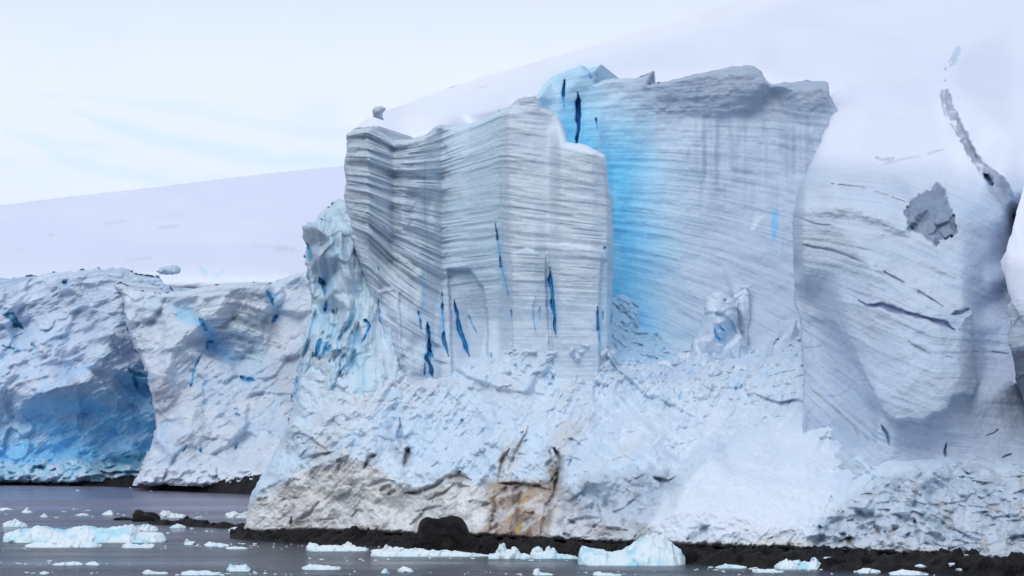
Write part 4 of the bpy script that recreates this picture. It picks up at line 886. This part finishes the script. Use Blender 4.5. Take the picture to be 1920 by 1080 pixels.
b.mix(rough2, (0.55, 0.61, 0.69), .65); b.mix(rough2 * sstep(.1, .5, fbm(b.q, 16, 4, 205)), (0.27, 0.30, 0.34), .6)  # concave face in shade, its darkening painted into the grey ice
b.mix(mound, (0.52, 0.58, 0.67), .6); b.mix(mound * sstep(.0, .5, fbm(b.q, 13, 5, 206, .62)), (0.26, 0.38, 0.44), .7)
b.mix(mound * sstep(.05, .5, fbm(b.q, 12, 4, 207)), (0.76, 0.80, 0.88), .6); b.mix(mound * sstep(.2, .55, fbm(b.q, 22, 4, 208)), (0.44, 0.38, 0.33), .45)
for pts, wd, dp, c, k in [
        ([(556, 862), (580, 858), (605, 853), (632, 846)], 2.6, 1.2, (.12, .12, .11), .8), ([(632, 862), (640, 866), (632, 885)], 3, 1.2, (.16, .15, .13), .6), ([(706, 852), (694, 858), (684, 880)], 3.5, 1.5, (.12, .10, .09), .75),
        ([(768, 842), (762, 856), (757, 872)], 6.5, 2.2, (.10, .09, .08), .9), ([(770, 842), (757, 842)], 3, 1, (.10, .09, .08), .8),
        ([(757, 924), (785, 924), (815, 912), (835, 896), (862, 890), (884, 900)], 5, 1.8, (.10, .09, .08), .85), ([(800, 938), (830, 925), (850, 910), (880, 912)], 4, 1.4, (.14, .12, .10), .7),
        ([(690, 912), (720, 902), (742, 902)], 2.6, 1, (.18, .16, .15), .6), ([(712, 920), (735, 912)], 3.5, 1.4, (.10, .09, .08), .8), ([(728, 930), (742, 918)], 3, 1.2, (.08, .07, .06), .8), ([(656, 968), (670, 958), (682, 960)], 3, 1, (.22, .18, .10), .7),
        ([(466, 948), (485, 938), (505, 932)], 2.4, 1, (.25, .24, .22), .7), ([(525, 940), (545, 932), (560, 935)], 2.4, 1, (.25, .24, .22), .6), ([(560, 975), (580, 965), (600, 940)], 2.6, 1.2, (.18, .18, .18), .6), ([(545, 985), (546, 968)], 2.5, 1.5, (.05, .05, .05), .8), ([(578, 985), (584, 968)], 2.5, 1.5, (.08, .08, .08), .7),
        ([(600, 975), (640, 972), (665, 966)], 2.4, 1, (.3, .28, .28), .5), ([(780, 960), (800, 955), (830, 948)], 3, 1, (.2, .19, .18), .6), ([(770, 985), (790, 970), (795, 955)], 3, 1.2, (.2, .2, .2), .6),
        ([(955, 840), (945, 858), (938, 880), (933, 905)], 3.5, 1.5, (.22, .12, .05), .85), ([(990, 800), (978, 826), (965, 850), (955, 880)], 3.2, 1.2, (.34, .23, .13), .8), ([(982, 808), (974, 812)], 3, 1, (.2, .15, .1), .7),
        ([(1040, 842), (1048, 862), (1044, 890), (1036, 920)], 7.5, 3, (.07, .05, .035), .92), ([(1030, 845), (1035, 880), (1032, 905)], 8, 1, (.26, .20, .12), .7), ([(1046, 880), (1040, 920), (1022, 960), (1015, 1000)], 5, 1.8, (.10, .06, .04), .85),
        ([(936, 906), (975, 908), (1000, 912), (1030, 918)], 3.6, 1.6, (.06, .05, .04), .9), ([(950, 910), (945, 940), (938, 975)], 8, 1.6, (.10, .055, .04), .85), ([(925, 975), (918, 995)], 9, 1, (.20, .09, .05), .8), ([(992, 930), (980, 945), (976, 950)], 6, .5, (.58, .38, .12), .8), ([(985, 975), (975, 990), (970, 1000)], 7, .5, (.50, .32, .10), .8), ([(1000, 960), (990, 985)], 9, 1.5, (.05, .035, .03), .85),
        ([(880, 940), (900, 946), (920, 944)], 4, 1.4, (.12, .10, .09), .75), ([(748, 780), (750, 800), (750, 835)], 3.2, 1.5, (.03, .34, .70), .9), ([(1072, 850), (1070, 865), (1064, 874)], 1.8, 1, (.1, .42, .72), .8),
        ([(920, 965), (935, 975)], 3, 1, (.1, .08, .07), .6), ([(1075, 990), (1100, 985), (1140, 992), (1180, 995)], 3.5, 1.2, (.14, .13, .13), .7), ([(1065, 975), (1085, 985)], 3, 1.2, (.16, .14, .13), .7), ([(1120, 945), (1128, 975)], 3, 1, (.25, .22, .2), .5),
        ([(1055, 1000), (1070, 1008)], 3, 1, (.08, .07, .06), .8), ([(1640, 985), (1650, 1000)], 3.5, 1.5, (.14, .10, .07), .8), ([(1575, 1000), (1590, 1010), (1600, 1025)], 6, 2, (.12, .11, .10), .8), ([(1540, 985), (1537, 1005)], 3, 1.2, (.1, .2, .28), .8),
        ([(1712, 970), (1720, 990), (1724, 1015)], 2.6, 1.5, (.10, .2, .24), .8), ([(1658, 995), (1668, 1012)], 3, 1, (.2, .17, .15), .7), ([(1290, 1012), (1310, 1000), (1330, 985)], 7, 1.6, (.28, .36, .40), .7), ([(1440, 1010), (1470, 1000), (1490, 995)], 6, 1.2, (.34, .40, .45), .6),
        ([(1560, 930), (1555, 942)], 3, 1, (.3, .55, .75), .7), ([(1670, 925), (1674, 940)], 3.5, 1, (.28, .42, .52), .7), ([(1005, 668), (1020, 660), (1024, 650)], 5, 2.5, (.10, .34, .46), .85), ([(1155, 650), (1154, 645)], 3, 1, DEEP, .7),
        ([(914, 700), (914, 712)], 2, 1, (.2, .5, .75), .7), ([(780, 734), (779, 742)], 3, 1, (.1, .4, .7), .8), ([(868, 785), (868, 795)], 2.4, 1, (.1, .4, .7), .8), ([(560, 700), (556, 740), (560, 760)], 2.4, 1, (.1, .42, .75), .7)]:
    c = np.array(c); br_ = sstep(-.25, .35, fbm(b.q, 13, 3, 210))
    under = b.line([(x_, y_ + .9 * wd) for x_, y_ in pts], wd * 2.6) * (.35 + .65 * br_)
    b.mix(under, c * .5 + np.array([.42, .38, .36]) * .5, .55 * k)
    core_ = b.line(pts, wd * 1.0) * (.5 + .5 * br_)
    b.D += .6 * dp * sstep(0, 1, b.line(pts, wd * 1.6)); b.mix(sstep(0, .9, core_), c, k)
fl = np.stack([(b.px * .82 - b.py * .57) / 3.0, b.px * .57 + b.py * .82], 1)
b.mix(dirtz * (1 - mound) * sstep(.22, .45, fbm(fl, 8, 5, 211, .6)), (.24, .21, .19), .45)
b.mix(dirtz * (1 - mound) * sstep(.1, .5, fbm(fl, 12, 4, 212, .6)), (.88, .88, .90), .6)
b.mix(dirtz * (1 - mound) * sstep(.1, .5, fbm(b.q * np.array([1, .25]), 10, 4, 213, .6)), (.64, .57, .52), .25)
# scattered blue gaps between the fallen blocks
rnd = random.Random(5)
for k in range(60):
    x0 = 1225 + rnd.random() * 260; y0 = 640 + rnd.random() * 95 + .1 * abs(x0 - 1340)
    if k > 40: x0, y0 = 960 + rnd.random() * 260, 670 + rnd.random() * 70
    an = rnd.random() * 1.2 + 1; ln = 5 + 11 * rnd.random()
    b.D += .4 * b.line([(x0, y0), (x0 + ln * math.cos(an), y0 + ln * math.sin(an))], 3)
    b.mix(b.line([(x0, y0), (x0 + ln * math.cos(an), y0 + ln * math.sin(an))], 2.4), (.20, .58, .88), .6)
for k in range(46):
    x0 = 640 + rnd.random() * 760; y0 = 700 + rnd.random() * 170
    an = rnd.random() * 3.1; ln = 3 + 6 * rnd.random(); b.mix(b.line([(x0, y0), (x0 + ln * math.cos(an), y0 + ln * math.sin(an))], 1.8), (.28, .48, .62), .5)
tag(b.build('glacier_foot', M_ICE, 20, parts=[('stained_base', dirtz * (1 - mound), M_ICE), ('rubble_mound', mound, M_ICE)]), 'jumbled ice apron below the tower, its lower edge stained beige, black and rust brown', 'ice slope')

# ================================================================== fallen ice blocks
def block_mesh(seed, n=2):
    import bmesh
    bm = bmesh.new(); rr = random.Random(seed)
    for k in range(16):
        v = Vector((rr.gauss(0, 1), rr.gauss(0, 1), rr.gauss(0, 1))).normalized()
        bm.verts.new(v * (0.75 + .4 * rr.random()))
    res = bmesh.ops.convex_hull(bm, input=bm.verts)
    bmesh.ops.delete(bm, geom=[v for v in bm.verts if not v.link_faces], context='VERTS')
    bmesh.ops.subdivide_edges(bm, edges=bm.edges[:], cuts=2, use_grid_fill=True)
    for v in bm.verts: v.co += v.co.normalized() * .09 * rr.gauss(0, 1) * .8
    me = bpy.data.meshes.new('ice_block'); bm.to_mesh(me); bm.free()
    a = me.attributes.new('ice_colour', 'FLOAT_COLOR', 'POINT')
    c = np.ones((len(me.vertices), 4), np.float32); t = rr.random(); c[:, :3] = np.array([.80, .86, .94]) * (1 - t * .5) + np.array([.60, .80, .93]) * t * .5
    a.data.foreach_set('color', c.ravel()); me.attributes.new('strata', 'FLOAT_VECTOR', 'POINT'); me.attributes.new('banding', 'FLOAT', 'POINT')
    me.materials.append(M_ICE); return me
bmeshes = [block_mesh(k) for k in range(6)]
from mathutils.bvhtree import BVHTree
foot_o = bpy.data.objects['glacier_foot']; dg = None
def field_D(ctrl_body, x, y):
    ny, nx = ctrl_body.shape; i = int(round((x - ctrl_body.px[0]) / ctrl_body.step)); j = int(round((y - ctrl_body.py[0]) / ctrl_body.step))
    return ctrl_body.D[j * nx + i]
rnd = random.Random(9)
for k in range(44):
    x0 = rnd.gauss(1345, 62); y0 = 655 + rnd.random() * 90 + .12 * abs(x0 - 1345)
    D0 = field_D(b, x0, y0); r_ = rnd.choice([.35, .5, .6, .8, 1.0, 1.25])
    p = P(x0, y0, D0 - .15)
    o = bpy.data.objects.new('ice_block', bmeshes[k % 6]); C.objects.link(o); o.location = p
    o.scale = (r_, r_, r_ * .9); o.rotation_euler = (rnd.random() * 6, rnd.random() * 6, rnd.random() * 6)
    tag(o, 'white angular ice block in the fallen heap below the white pinnacle', 'ice block', 'fallen ice blocks below the pinnacle')

# ================================================================== rocky shores
def shore(name, label, cat, pts, back, height, seed, amp=1.0, kind=None, nx=520, nt=46, front=2.5):
    """pts: photo pixels of the waterline, left to right; back: metres inland"""
    pxs = np.array([p[0] for p in pts], float); pys = np.array([p[1] for p in pts], float)
    u = np.linspace(pxs[0], pxs[-1], nx); yy = np.interp(u, pxs, pys); D0 = sea_D(yy)
    t = np.linspace(0, 1, nt) ** 1.3
    U, Tt = np.meshgrid(u, t); DD = D0[None, :] - front + Tt * (back + front)
    W = P(U, np.full_like(U, YH), DD).reshape(-1, 3)
    hh = np.interp(u, [p[0] for p in height], [p[1] for p in height]); H_ = np.broadcast_to(hh[None, :], U.shape).ravel()
    q = W[:, :2]; tt = (Tt * (back + front)).ravel()
    z = -0.7 + H_ * sstep(0, 1, tt / (front + 4.0)) * 1.0 + 0.7 * sstep(0, 1, tt / (front + .3))
    env = sstep(0.6, front + 1, tt)
    z = z + amp * env * (1.1 * facet(q, 3.4, seed) + .7 * facet(q, 1.3, seed + 1) + .6 * fbm(q, 1.2, 4, seed + 2))
    W[:, 2] = z
    idx = np.arange(len(W)).reshape(U.shape)
    Q = np.stack([idx[:-1, :-1], idx[:-1, 1:], idx[1:, 1:], idx[1:, :-1]], -1).reshape(-1, 4)
    o = mesh_obj(name, W, Q, M_ROCK, smooth=False)
    return tag(o, label, cat, None, kind)
shore('rocky_shore', None, None, [(432, 1009), (470, 1013), (560, 1018), (700, 1024), (860, 1032), (1000, 1042), (1150, 1050), (1290, 1056), (1450, 1064), (1600, 1069), (1750, 1075), (1920, 1084), (2120, 1096)], 16,
      [(432, .1), (450, .8), (480, 1.4), (560, 1.5), (800, 1.4), (1000, 1.3), (1290, 1.3), (1500, 1.5), (1750, 1.5), (2120, 1.6)], 300, .8, 'structure', nx=900, nt=44)
shore('rocky_shore', None, None, [(-160, 904), (0, 908), (100, 911), (200, 912), (300, 918), (400, 924), (480, 928), (600, 934)], 30,
      [(-160, .8), (150, .9), (230, 1.5), (300, 2.2), (480, 2.8), (600, 3)], 310, .9, 'structure', nx=320, nt=30)
shore('rock_reef', 'low broken brown rock reef running out of the water left of the glacier foot', 'reef', [(278, 983), (330, 986), (380, 989), (420, 991), (470, 992)], 6,
      [(278, .1), (300, .45), (338, .5), (350, .9), (372, .5), (420, .6), (470, .8)], 320, .5, None, nx=200, nt=26, front=1.5)

def boulder(name, label, px, base, w, h, D, seed, sc=None):
    import bmesh
    bm = bmesh.new(); bmesh.ops.create_icosphere(bm, subdivisions=5, radius=1.0)
    V = np.array([v.co for v in bm.verts])
    V2 = np.sign(V) * np.abs(V) ** .85
    n = .22 * facet(V[:, :2] + V[:, 2:3] * .7, .7, seed) + .12 * fbm(V, .5, 4, seed + 1)
    V2 = V2 * (1 + n)[:, None]
    m = D / F
    if sc: V2 = sc(V2)
    V2[:, 0] *= w * .5 * m; V2[:, 1] *= w * .4 * m; V2[:, 2] *= h * 1.15 * m
    for v, c in zip(bm.verts, V2): v.co = c
    me = bpy.data.meshes.new(name); bm.to_mesh(me); bm.free(); me.materials.append(M_ROCK)
    for p_ in me.polygons: p_.use_smooth = False
    o = bpy.data.objects.new(name, me); C.objects.link(o); o.location = P(px, base, D); o.location.z -= h * .15 * m
    return tag(o, label, 'boulder')
boulder('boulder', 'big black domed boulder flecked with white at the foot of the stained ice', 828, 1022, 92, 50, 386, 401)
boulder('boulder', 'dark humped boulder standing alone in the water left of the glacier foot', 274, 977, 56, 18, float(sea_D(977)), 402)
boulder('boulder', 'low dark rock just left of the lone humped boulder', 230, 975, 34, 5, float(sea_D(975)), 403)
boulder('boulder', 'brown rounded rock showing behind the floe strip below the rust stains', 1035, 1040, 52, 22, 374, 404)
boulder('boulder', 'small brown rock beside the rounded brown one, behind a white shard', 960, 1034, 24, 16, 378, 405)
boulder('boulder', 'small dark rock on the reef between the lone boulder and the glacier foot', 352, 985, 26, 9, float(sea_D(986)), 406)

rk = [bpy.data.objects['boulder.001'].data, bpy.data.objects['boulder.004'].data, bpy.data.objects['boulder'].data]
rnd = random.Random(12)
wl_x = [440, 470, 560, 700, 860, 1000, 1150, 1290, 1450, 1600, 1750, 1920]; wl_y = [1009, 1013, 1018, 1024, 1032, 1042, 1050, 1056, 1064, 1069, 1075, 1084]
for k in range(64):
    x = rnd.uniform(455, 1915); y = float(np.interp(x, wl_x, wl_y)) - rnd.uniform(0, 12); D0 = float(sea_D(np.interp(x, wl_x, wl_y))) + rnd.uniform(0, 4); me_ = rk[k % 3]
    w0 = max(v.co.x for v in me_.vertices); r_ = rnd.choice([.35, .5, .7, .9, 1.3]) / w0
    o = bpy.data.objects.new('boulder', me_); C.objects.link(o); p = P(x, y, D0); o.location = (p[0], p[1], rnd.uniform(.0, .9)); o.scale = (r_, r_, r_ * .9); o.rotation_euler = (0, 0, rnd.uniform(0, 6))
    tag(o, 'small black wet boulder on the dark rocky shore under the ice', 'boulder', 'small boulders along the near shore')
# ================================================================== sea
n = 60
o = mesh_obj('sea', [(-4000, -300, 0), (4000, -300, 0), (4000, 2200, 0), (-4000, 2200, 0)], [(0, 1, 2, 3)], M_SEA)
tag(o, kind='structure')

# ================================================================== floating ice
def floe(prof, base, label, depth=3.0, seed=0, name='ice_floe', group=None, blue=.35, rough=1.0, cat='ice floe'):
    """prof: (px, row of the top) left to right; base: row of the waterline"""
    D0 = float(sea_D(base)); m = D0 / F
    xs = np.array([p[0] for p in prof], float); hs = np.maximum(0, base - np.array([p[1] for p in prof], float)) * m
    wpx = xs[-1] - xs[0]; nc = int(np.clip(wpx * 1.1, 18, 330)); nr = 34
    u = np.linspace(xs[0], xs[-1], nc); h = np.interp(u, xs, hs)
    e = np.clip(np.minimum(u - u[0], u[-1] - u) / (wpx * .12 + 1), 0, 1) ** .6
    v = np.linspace(0, 1, nr)
    U, Vv = np.meshgrid(u, v); Hh = np.broadcast_to(h, U.shape); Ee = np.broadcast_to(e, U.shape)
    half = depth * .5 * (.25 + .75 * Ee)
    yoff = D0 + depth * .5 + (Vv - .5) * 2 * half
    X = (U - 960) / F * D0 / cT
    q = np.stack([X.ravel(), yoff.ravel()], 1)
    cs = np.sin(np.pi * np.clip(Vv, 0.0, 1.0)) ** .38
    fs_ = float(np.clip(wpx * m / 9, .8, 2.6))
    nz = (1 + rough * (.30 * facet(q, 1.3 * fs_, seed + 500) + .22 * facet(q, .6 * fs_, seed + 501) + .15 * noise(q, .4, seed + 502))).reshape(U.shape)
    cs = np.sin(np.pi * Vv) ** .85
    Z = Hh * cs * np.clip(nz, .35, 1.4) + .06 * cs * Ee - .25 * (1 - cs)
    Z = np.where((Vv == 0) | (Vv == 1), -.4, Z)
    X = X + rough * .10 * noise(np.stack([q[:, 0], q[:, 1] * 2 + Z.ravel() * 5], 1), .5, seed + 503).reshape(U.shape)
    V = np.stack([X, yoff + (.4 * facet(np.stack([X.ravel(), Z.ravel() * 1.6], 1), 1.3, seed + 504) + .2 * noise(np.stack([X.ravel(), Z.ravel()], 1), .35, seed + 506)).reshape(U.shape), Z], -1).reshape(-1, 3)
    idx = np.arange(len(V)).reshape(U.shape)
    Q = np.stack([idx[:-1, :-1], idx[:-1, 1:], idx[1:, 1:], idx[1:, :-1]], -1).reshape(-1, 4)
    col = np.tile(np.array([.84, .91, .95]), (len(V), 1)); bm_ = np.clip(sstep(-.1, .6, fbm(V, 1.8, 4, seed + 505)) * blue * 1.6 + .3 * blue, 0, 1)[:, None]
    col = col * (1 - bm_) + np.array([.42, .76, .90]) * bm_
    lowb = sstep(.25, .0, V[:, 2])[:, None] * .5; col = col * (1 - lowb) + np.array([.40, .72, .80]) * lowb
    o = mesh_obj(name, V, Q, M_FLOE, None, col)
    return tag(o, label, cat, group)
floe([(1084, 1054), (1088, 1036), (1094, 1030), (1112, 1033), (1130, 1038), (1150, 1041), (1172, 1036), (1190, 1024), (1212, 1012), (1228, 1009), (1248, 1007), (1254, 1018), (1262, 1020), (1266, 1030), (1280, 1036), (1284, 1045), (1292, 1050), (1288, 1060)], 1061, 'large pale blue iceberg with a high right end, grounded before the dark shore', 11, 1, 'iceberg', blue=.6, rough=.55, cat='iceberg')
floe([(0, 1003), (25, 998), (50, 992), (66, 987), (80, 989), (110, 998), (130, 992), (150, 990), (180, 995), (210, 994), (240, 988), (250, 994), (255, 1002), (270, 1000), (300, 1003), (308, 1014)], 1018, 'broad long pale blue floe with low humps, the largest at the lower left', 9, 2, blue=.5, rough=.5)
floe([(45, 1024), (70, 1018), (85, 1021), (95, 1012), (120, 1013), (160, 1014), (190, 1023)], 1027, 'white ridge of ice lying right in front of the long pale blue floe', 4, 3, blue=.2, rough=.5)
floe([(228, 1022), (240, 1020), (262, 1024), (272, 1021), (290, 1023)], 1028, 'flat white floe under the right end of the long pale blue floe', 3, 4, blue=.15)
floe([(5, 983), (18, 979), (28, 976), (45, 982), (52, 987)], 988, 'small peaked white floe above the left end of the long pale blue floe', 3, 5, blue=.3)
floe([(0, 955), (12, 952), (24, 957)], 958, 'small white floe touching the left edge of the view, the highest one there', 3, 6, blue=.1)
floe([(42, 960), (52, 954), (63, 961)], 962, 'little white floe in the upper left water, second from the left edge', 2, 7, blue=.1)
floe([(76, 969), (84, 964), (91, 969)], 970, 'tiny pointed white floe in the upper left water, a little below its neighbours', 2, 8, blue=.1)
floe([(142, 966), (155, 963), (168, 966)], 967, 'thin flat white floe midway between the left edge and the lone boulder', 2, 9, blue=.1)
floe([(192, 964), (200, 961), (206, 958), (213, 959), (214, 965)], 966, 'small white floe with a raised right end, just left of the lone boulder', 2, 10, blue=.2)
floe([(300, 962), (310, 960), (325, 964), (340, 965), (353, 970)], 971, 'white floe just right of the lone humped boulder', 3, 11, blue=.15)
floe([(422, 965), (435, 962), (450, 963), (460, 960), (470, 966)], 971, 'white floe close against the left end of the glacier foot', 3, 12, blue=.1)
floe([(255, 990), (270, 986), (290, 988), (297, 994)], 996, 'pale blue floe in the channel behind the right end of the long floe', 3, 13, blue=.6)
floe([(320, 988), (335, 984), (350, 989)], 990, 'faint bluish floe lying before the brown reef', 2, 14, blue=.5)
floe([(430, 993), (445, 990), (458, 993)], 996, 'thin white floe at the left tip of the dark near shore', 2, 15, blue=.2)
floe([(345, 1020), (350, 1012), (358, 1018), (366, 1017)], 1022, 'small spiky white floe right of the long pale blue floe', 2, 16, blue=.3)
floe([(383, 1021), (395, 1017), (410, 1020), (430, 1023)], 1025, 'low white floe below the left tip of the dark near shore', 2, 17, blue=.2)
floe([(424, 1028), (450, 1026), (468, 1029)], 1030, 'thin white sliver of ice beneath the low white floe near the shore tip', 2, 18, blue=.1)
floe([(574, 1025), (580, 1021), (600, 1025), (640, 1027), (648, 1022), (652, 1019), (660, 1026), (690, 1030)], 1034, 'long white floe strip with one small peak, below the black boulder on its left', 4, 19, blue=.2)
floe([(695, 1030), (725, 1026), (760, 1030), (800, 1033), (850, 1036), (880, 1039), (920, 1043)], 1044, 'very long low white floe strip below the black domed boulder', 4, 20, blue=.2)
floe([(915, 1043), (930, 1036), (936, 1022), (944, 1024), (950, 1034), (960, 1030), (968, 1031), (975, 1040), (998, 1043)], 1048, 'white floe with an upright shard at its left end, before the rocky shore', 3, 21, blue=.5)
floe([(995, 1040), (1000, 1029), (1015, 1027), (1020, 1036), (1028, 1030), (1040, 1032), (1045, 1040), (1070, 1042), (1085, 1046)], 1048, 'white floe with two square knobs next to the large pale blue iceberg', 3, 22, blue=.6)
floe([(566, 1066), (580, 1062), (610, 1064), (640, 1066)], 1069, 'flat white floe alone in open water at the bottom, left of centre', 3, 23, blue=.3)
floe([(425, 1068), (430, 1062), (450, 1064), (460, 1061), (470, 1068)], 1072, 'small blue floe with two humps at the bottom, below the shore tip', 3, 24, blue=.9)
floe([(100, 1058), (130, 1056), (155, 1058)], 1060, 'long thin white sliver in open water near the bottom left corner', 2, 25, blue=.1)
floe([(160, 1058), (175, 1055), (190, 1059)], 1060, 'pale sliver of ice directly right of the long thin one near the bottom left', 2, 26, blue=.3)
floe([(75, 1075), (85, 1073), (93, 1075)], 1077, 'tiny sliver of ice nearest the bottom left corner', 2, 27, blue=.2)
floe([(268, 1073), (280, 1071), (295, 1074), (315, 1075)], 1077, 'thin white floe at the bottom edge right of the bottom left corner', 2, 28, blue=.2)
floe([(340, 1075), (365, 1072), (395, 1075), (420, 1077)], 1079, 'broad white floe at the bottom edge left of the two-humped blue floe', 3, 29, blue=.2)
floe([(716, 1073), (722, 1067), (728, 1073)], 1075, 'small knobbed white floe at the bottom right of the lone flat floe', 2, 30, blue=.3)
floe([(745, 1070), (758, 1064), (768, 1068), (775, 1072)], 1073, 'ragged little white floe between two smaller bits at the bottom centre left', 2, 31, blue=.2)
floe([(998, 1076), (1002, 1070), (1008, 1068), (1013, 1076), (1038, 1077)], 1079, 'white floe with a small round knob at the bottom edge under the two-knobbed one', 2, 32, blue=.2)
floe([(1112, 1076), (1125, 1073), (1133, 1076), (1165, 1078)], 1080, 'low white floe at the bottom edge beneath the large iceberg', 2, 33, blue=.2)
floe([(1340, 1064), (1360, 1060), (1400, 1063)], 1066, 'thin white floe right of the large iceberg, first along the right-hand shore', 2, 34, blue=.3)
floe([(1452, 1062), (1476, 1054), (1500, 1056), (1530, 1053), (1545, 1060), (1558, 1066)], 1068, 'wide pale blue floe with a low hump against the dark shore at the right', 3, 35, blue=.5)
floe([(1410, 1068), (1440, 1069), (1470, 1072)], 1074, 'thin white floe in front of the wide pale blue floe at the right', 2, 36, blue=.2)
floe([(1600, 1072), (1625, 1067), (1650, 1071)], 1075, 'small white floe at the bottom edge right of the wide pale blue floe', 2, 37, blue=.2)
floe([(1668, 1074), (1690, 1070), (1720, 1074), (1740, 1077)], 1079, 'ragged white floe along the bottom edge in front of the right-hand shore', 2, 38, blue=.2)
def cake(px, py, w_, h_, D, label, seed):
    p = P(px, py, D); o = bpy.data.objects.new('ice_block', bmeshes[seed % 6]); C.objects.link(o); o.location = p
    o.scale = (w_ * D / F / 2, w_ * D / F / 2, h_ * D / F / 2); o.rotation_euler = (0, 0, seed); tag(o, label, 'ice block')
cake(1726, 1062, 24, 10, 333, 'pale ice lump stranded on the dark shore at the lower right, the left one', 1)
cake(1784, 1058, 14, 8, 332, 'small ice lump stranded on the dark shore, highest of those at the lower right', 2)
cake(1798, 1068, 16, 6, 329, 'flat ice lump stranded low on the dark shore at the lower right', 3)
cake(1552, 1046, 16, 5, 342, 'bit of white ice stranded on the black rock below the rubble mound', 4)

# brash: specks of ice nobody could count
rnd = random.Random(77); Vs = []; Qs = []; Cs = []
bands = [(990, 1000, -40, 430, 30), (1018, 1030, 300, 720, 90), (1052, 1060, -40, 260, 40), (1070, 1079, -40, 1900, 110), (955, 972, -40, 460, 50), (1046, 1052, 560, 1100, 40), (1062, 1070, 1290, 1700, 50), (1028, 1036, -20, 60, 8), (914, 922, 60, 420, 10)]
for y0, y1, x0, x1, n in bands:
    for k in range(int(n * .6)):
        x = rnd.uniform(x0, x1); y = rnd.uniform(y0, y1); D0 = float(sea_D(y)); m = D0 / F
        wd = rnd.choice([3, 4, 6, 9, 14]) * m * .5; hg = rnd.uniform(.3, 1.4) * m + .03; c = P(x, y, D0); k8 = 7
        base = len(Vs); rs = [rnd.uniform(.6, 1) for _ in range(k8)]
        for j in range(k8): a = 2 * math.pi * j / k8; Vs.append((c[0] + wd * rs[j] * math.cos(a), D0 + wd * rs[j] * math.sin(a), -.05))
        for j in range(k8): a = 2 * math.pi * j / k8; Vs.append((c[0] + .7 * wd * rs[j] * math.cos(a), D0 + .7 * wd * rs[j] * math.sin(a), hg * rnd.uniform(.5, 1)))
        Vs.append((c[0], D0, hg))
        for j in range(k8):
            j2 = (j + 1) % k8; Qs += [(base + j, base + j2, base + k8 + j2), (base + j, base + k8 + j2, base + k8 + j), (base + k8 + j, base + k8 + j2, base + 2 * k8)]
cc = np.tile(np.array([.72, .84, .90]), (len(Vs), 1))
tag(mesh_obj('brash_ice', Vs, Qs, M_FLOE, None, cc), kind='stuff')
print('verts', sum(len(o.data.vertices) for o in C.objects if o.type == 'MESH'))
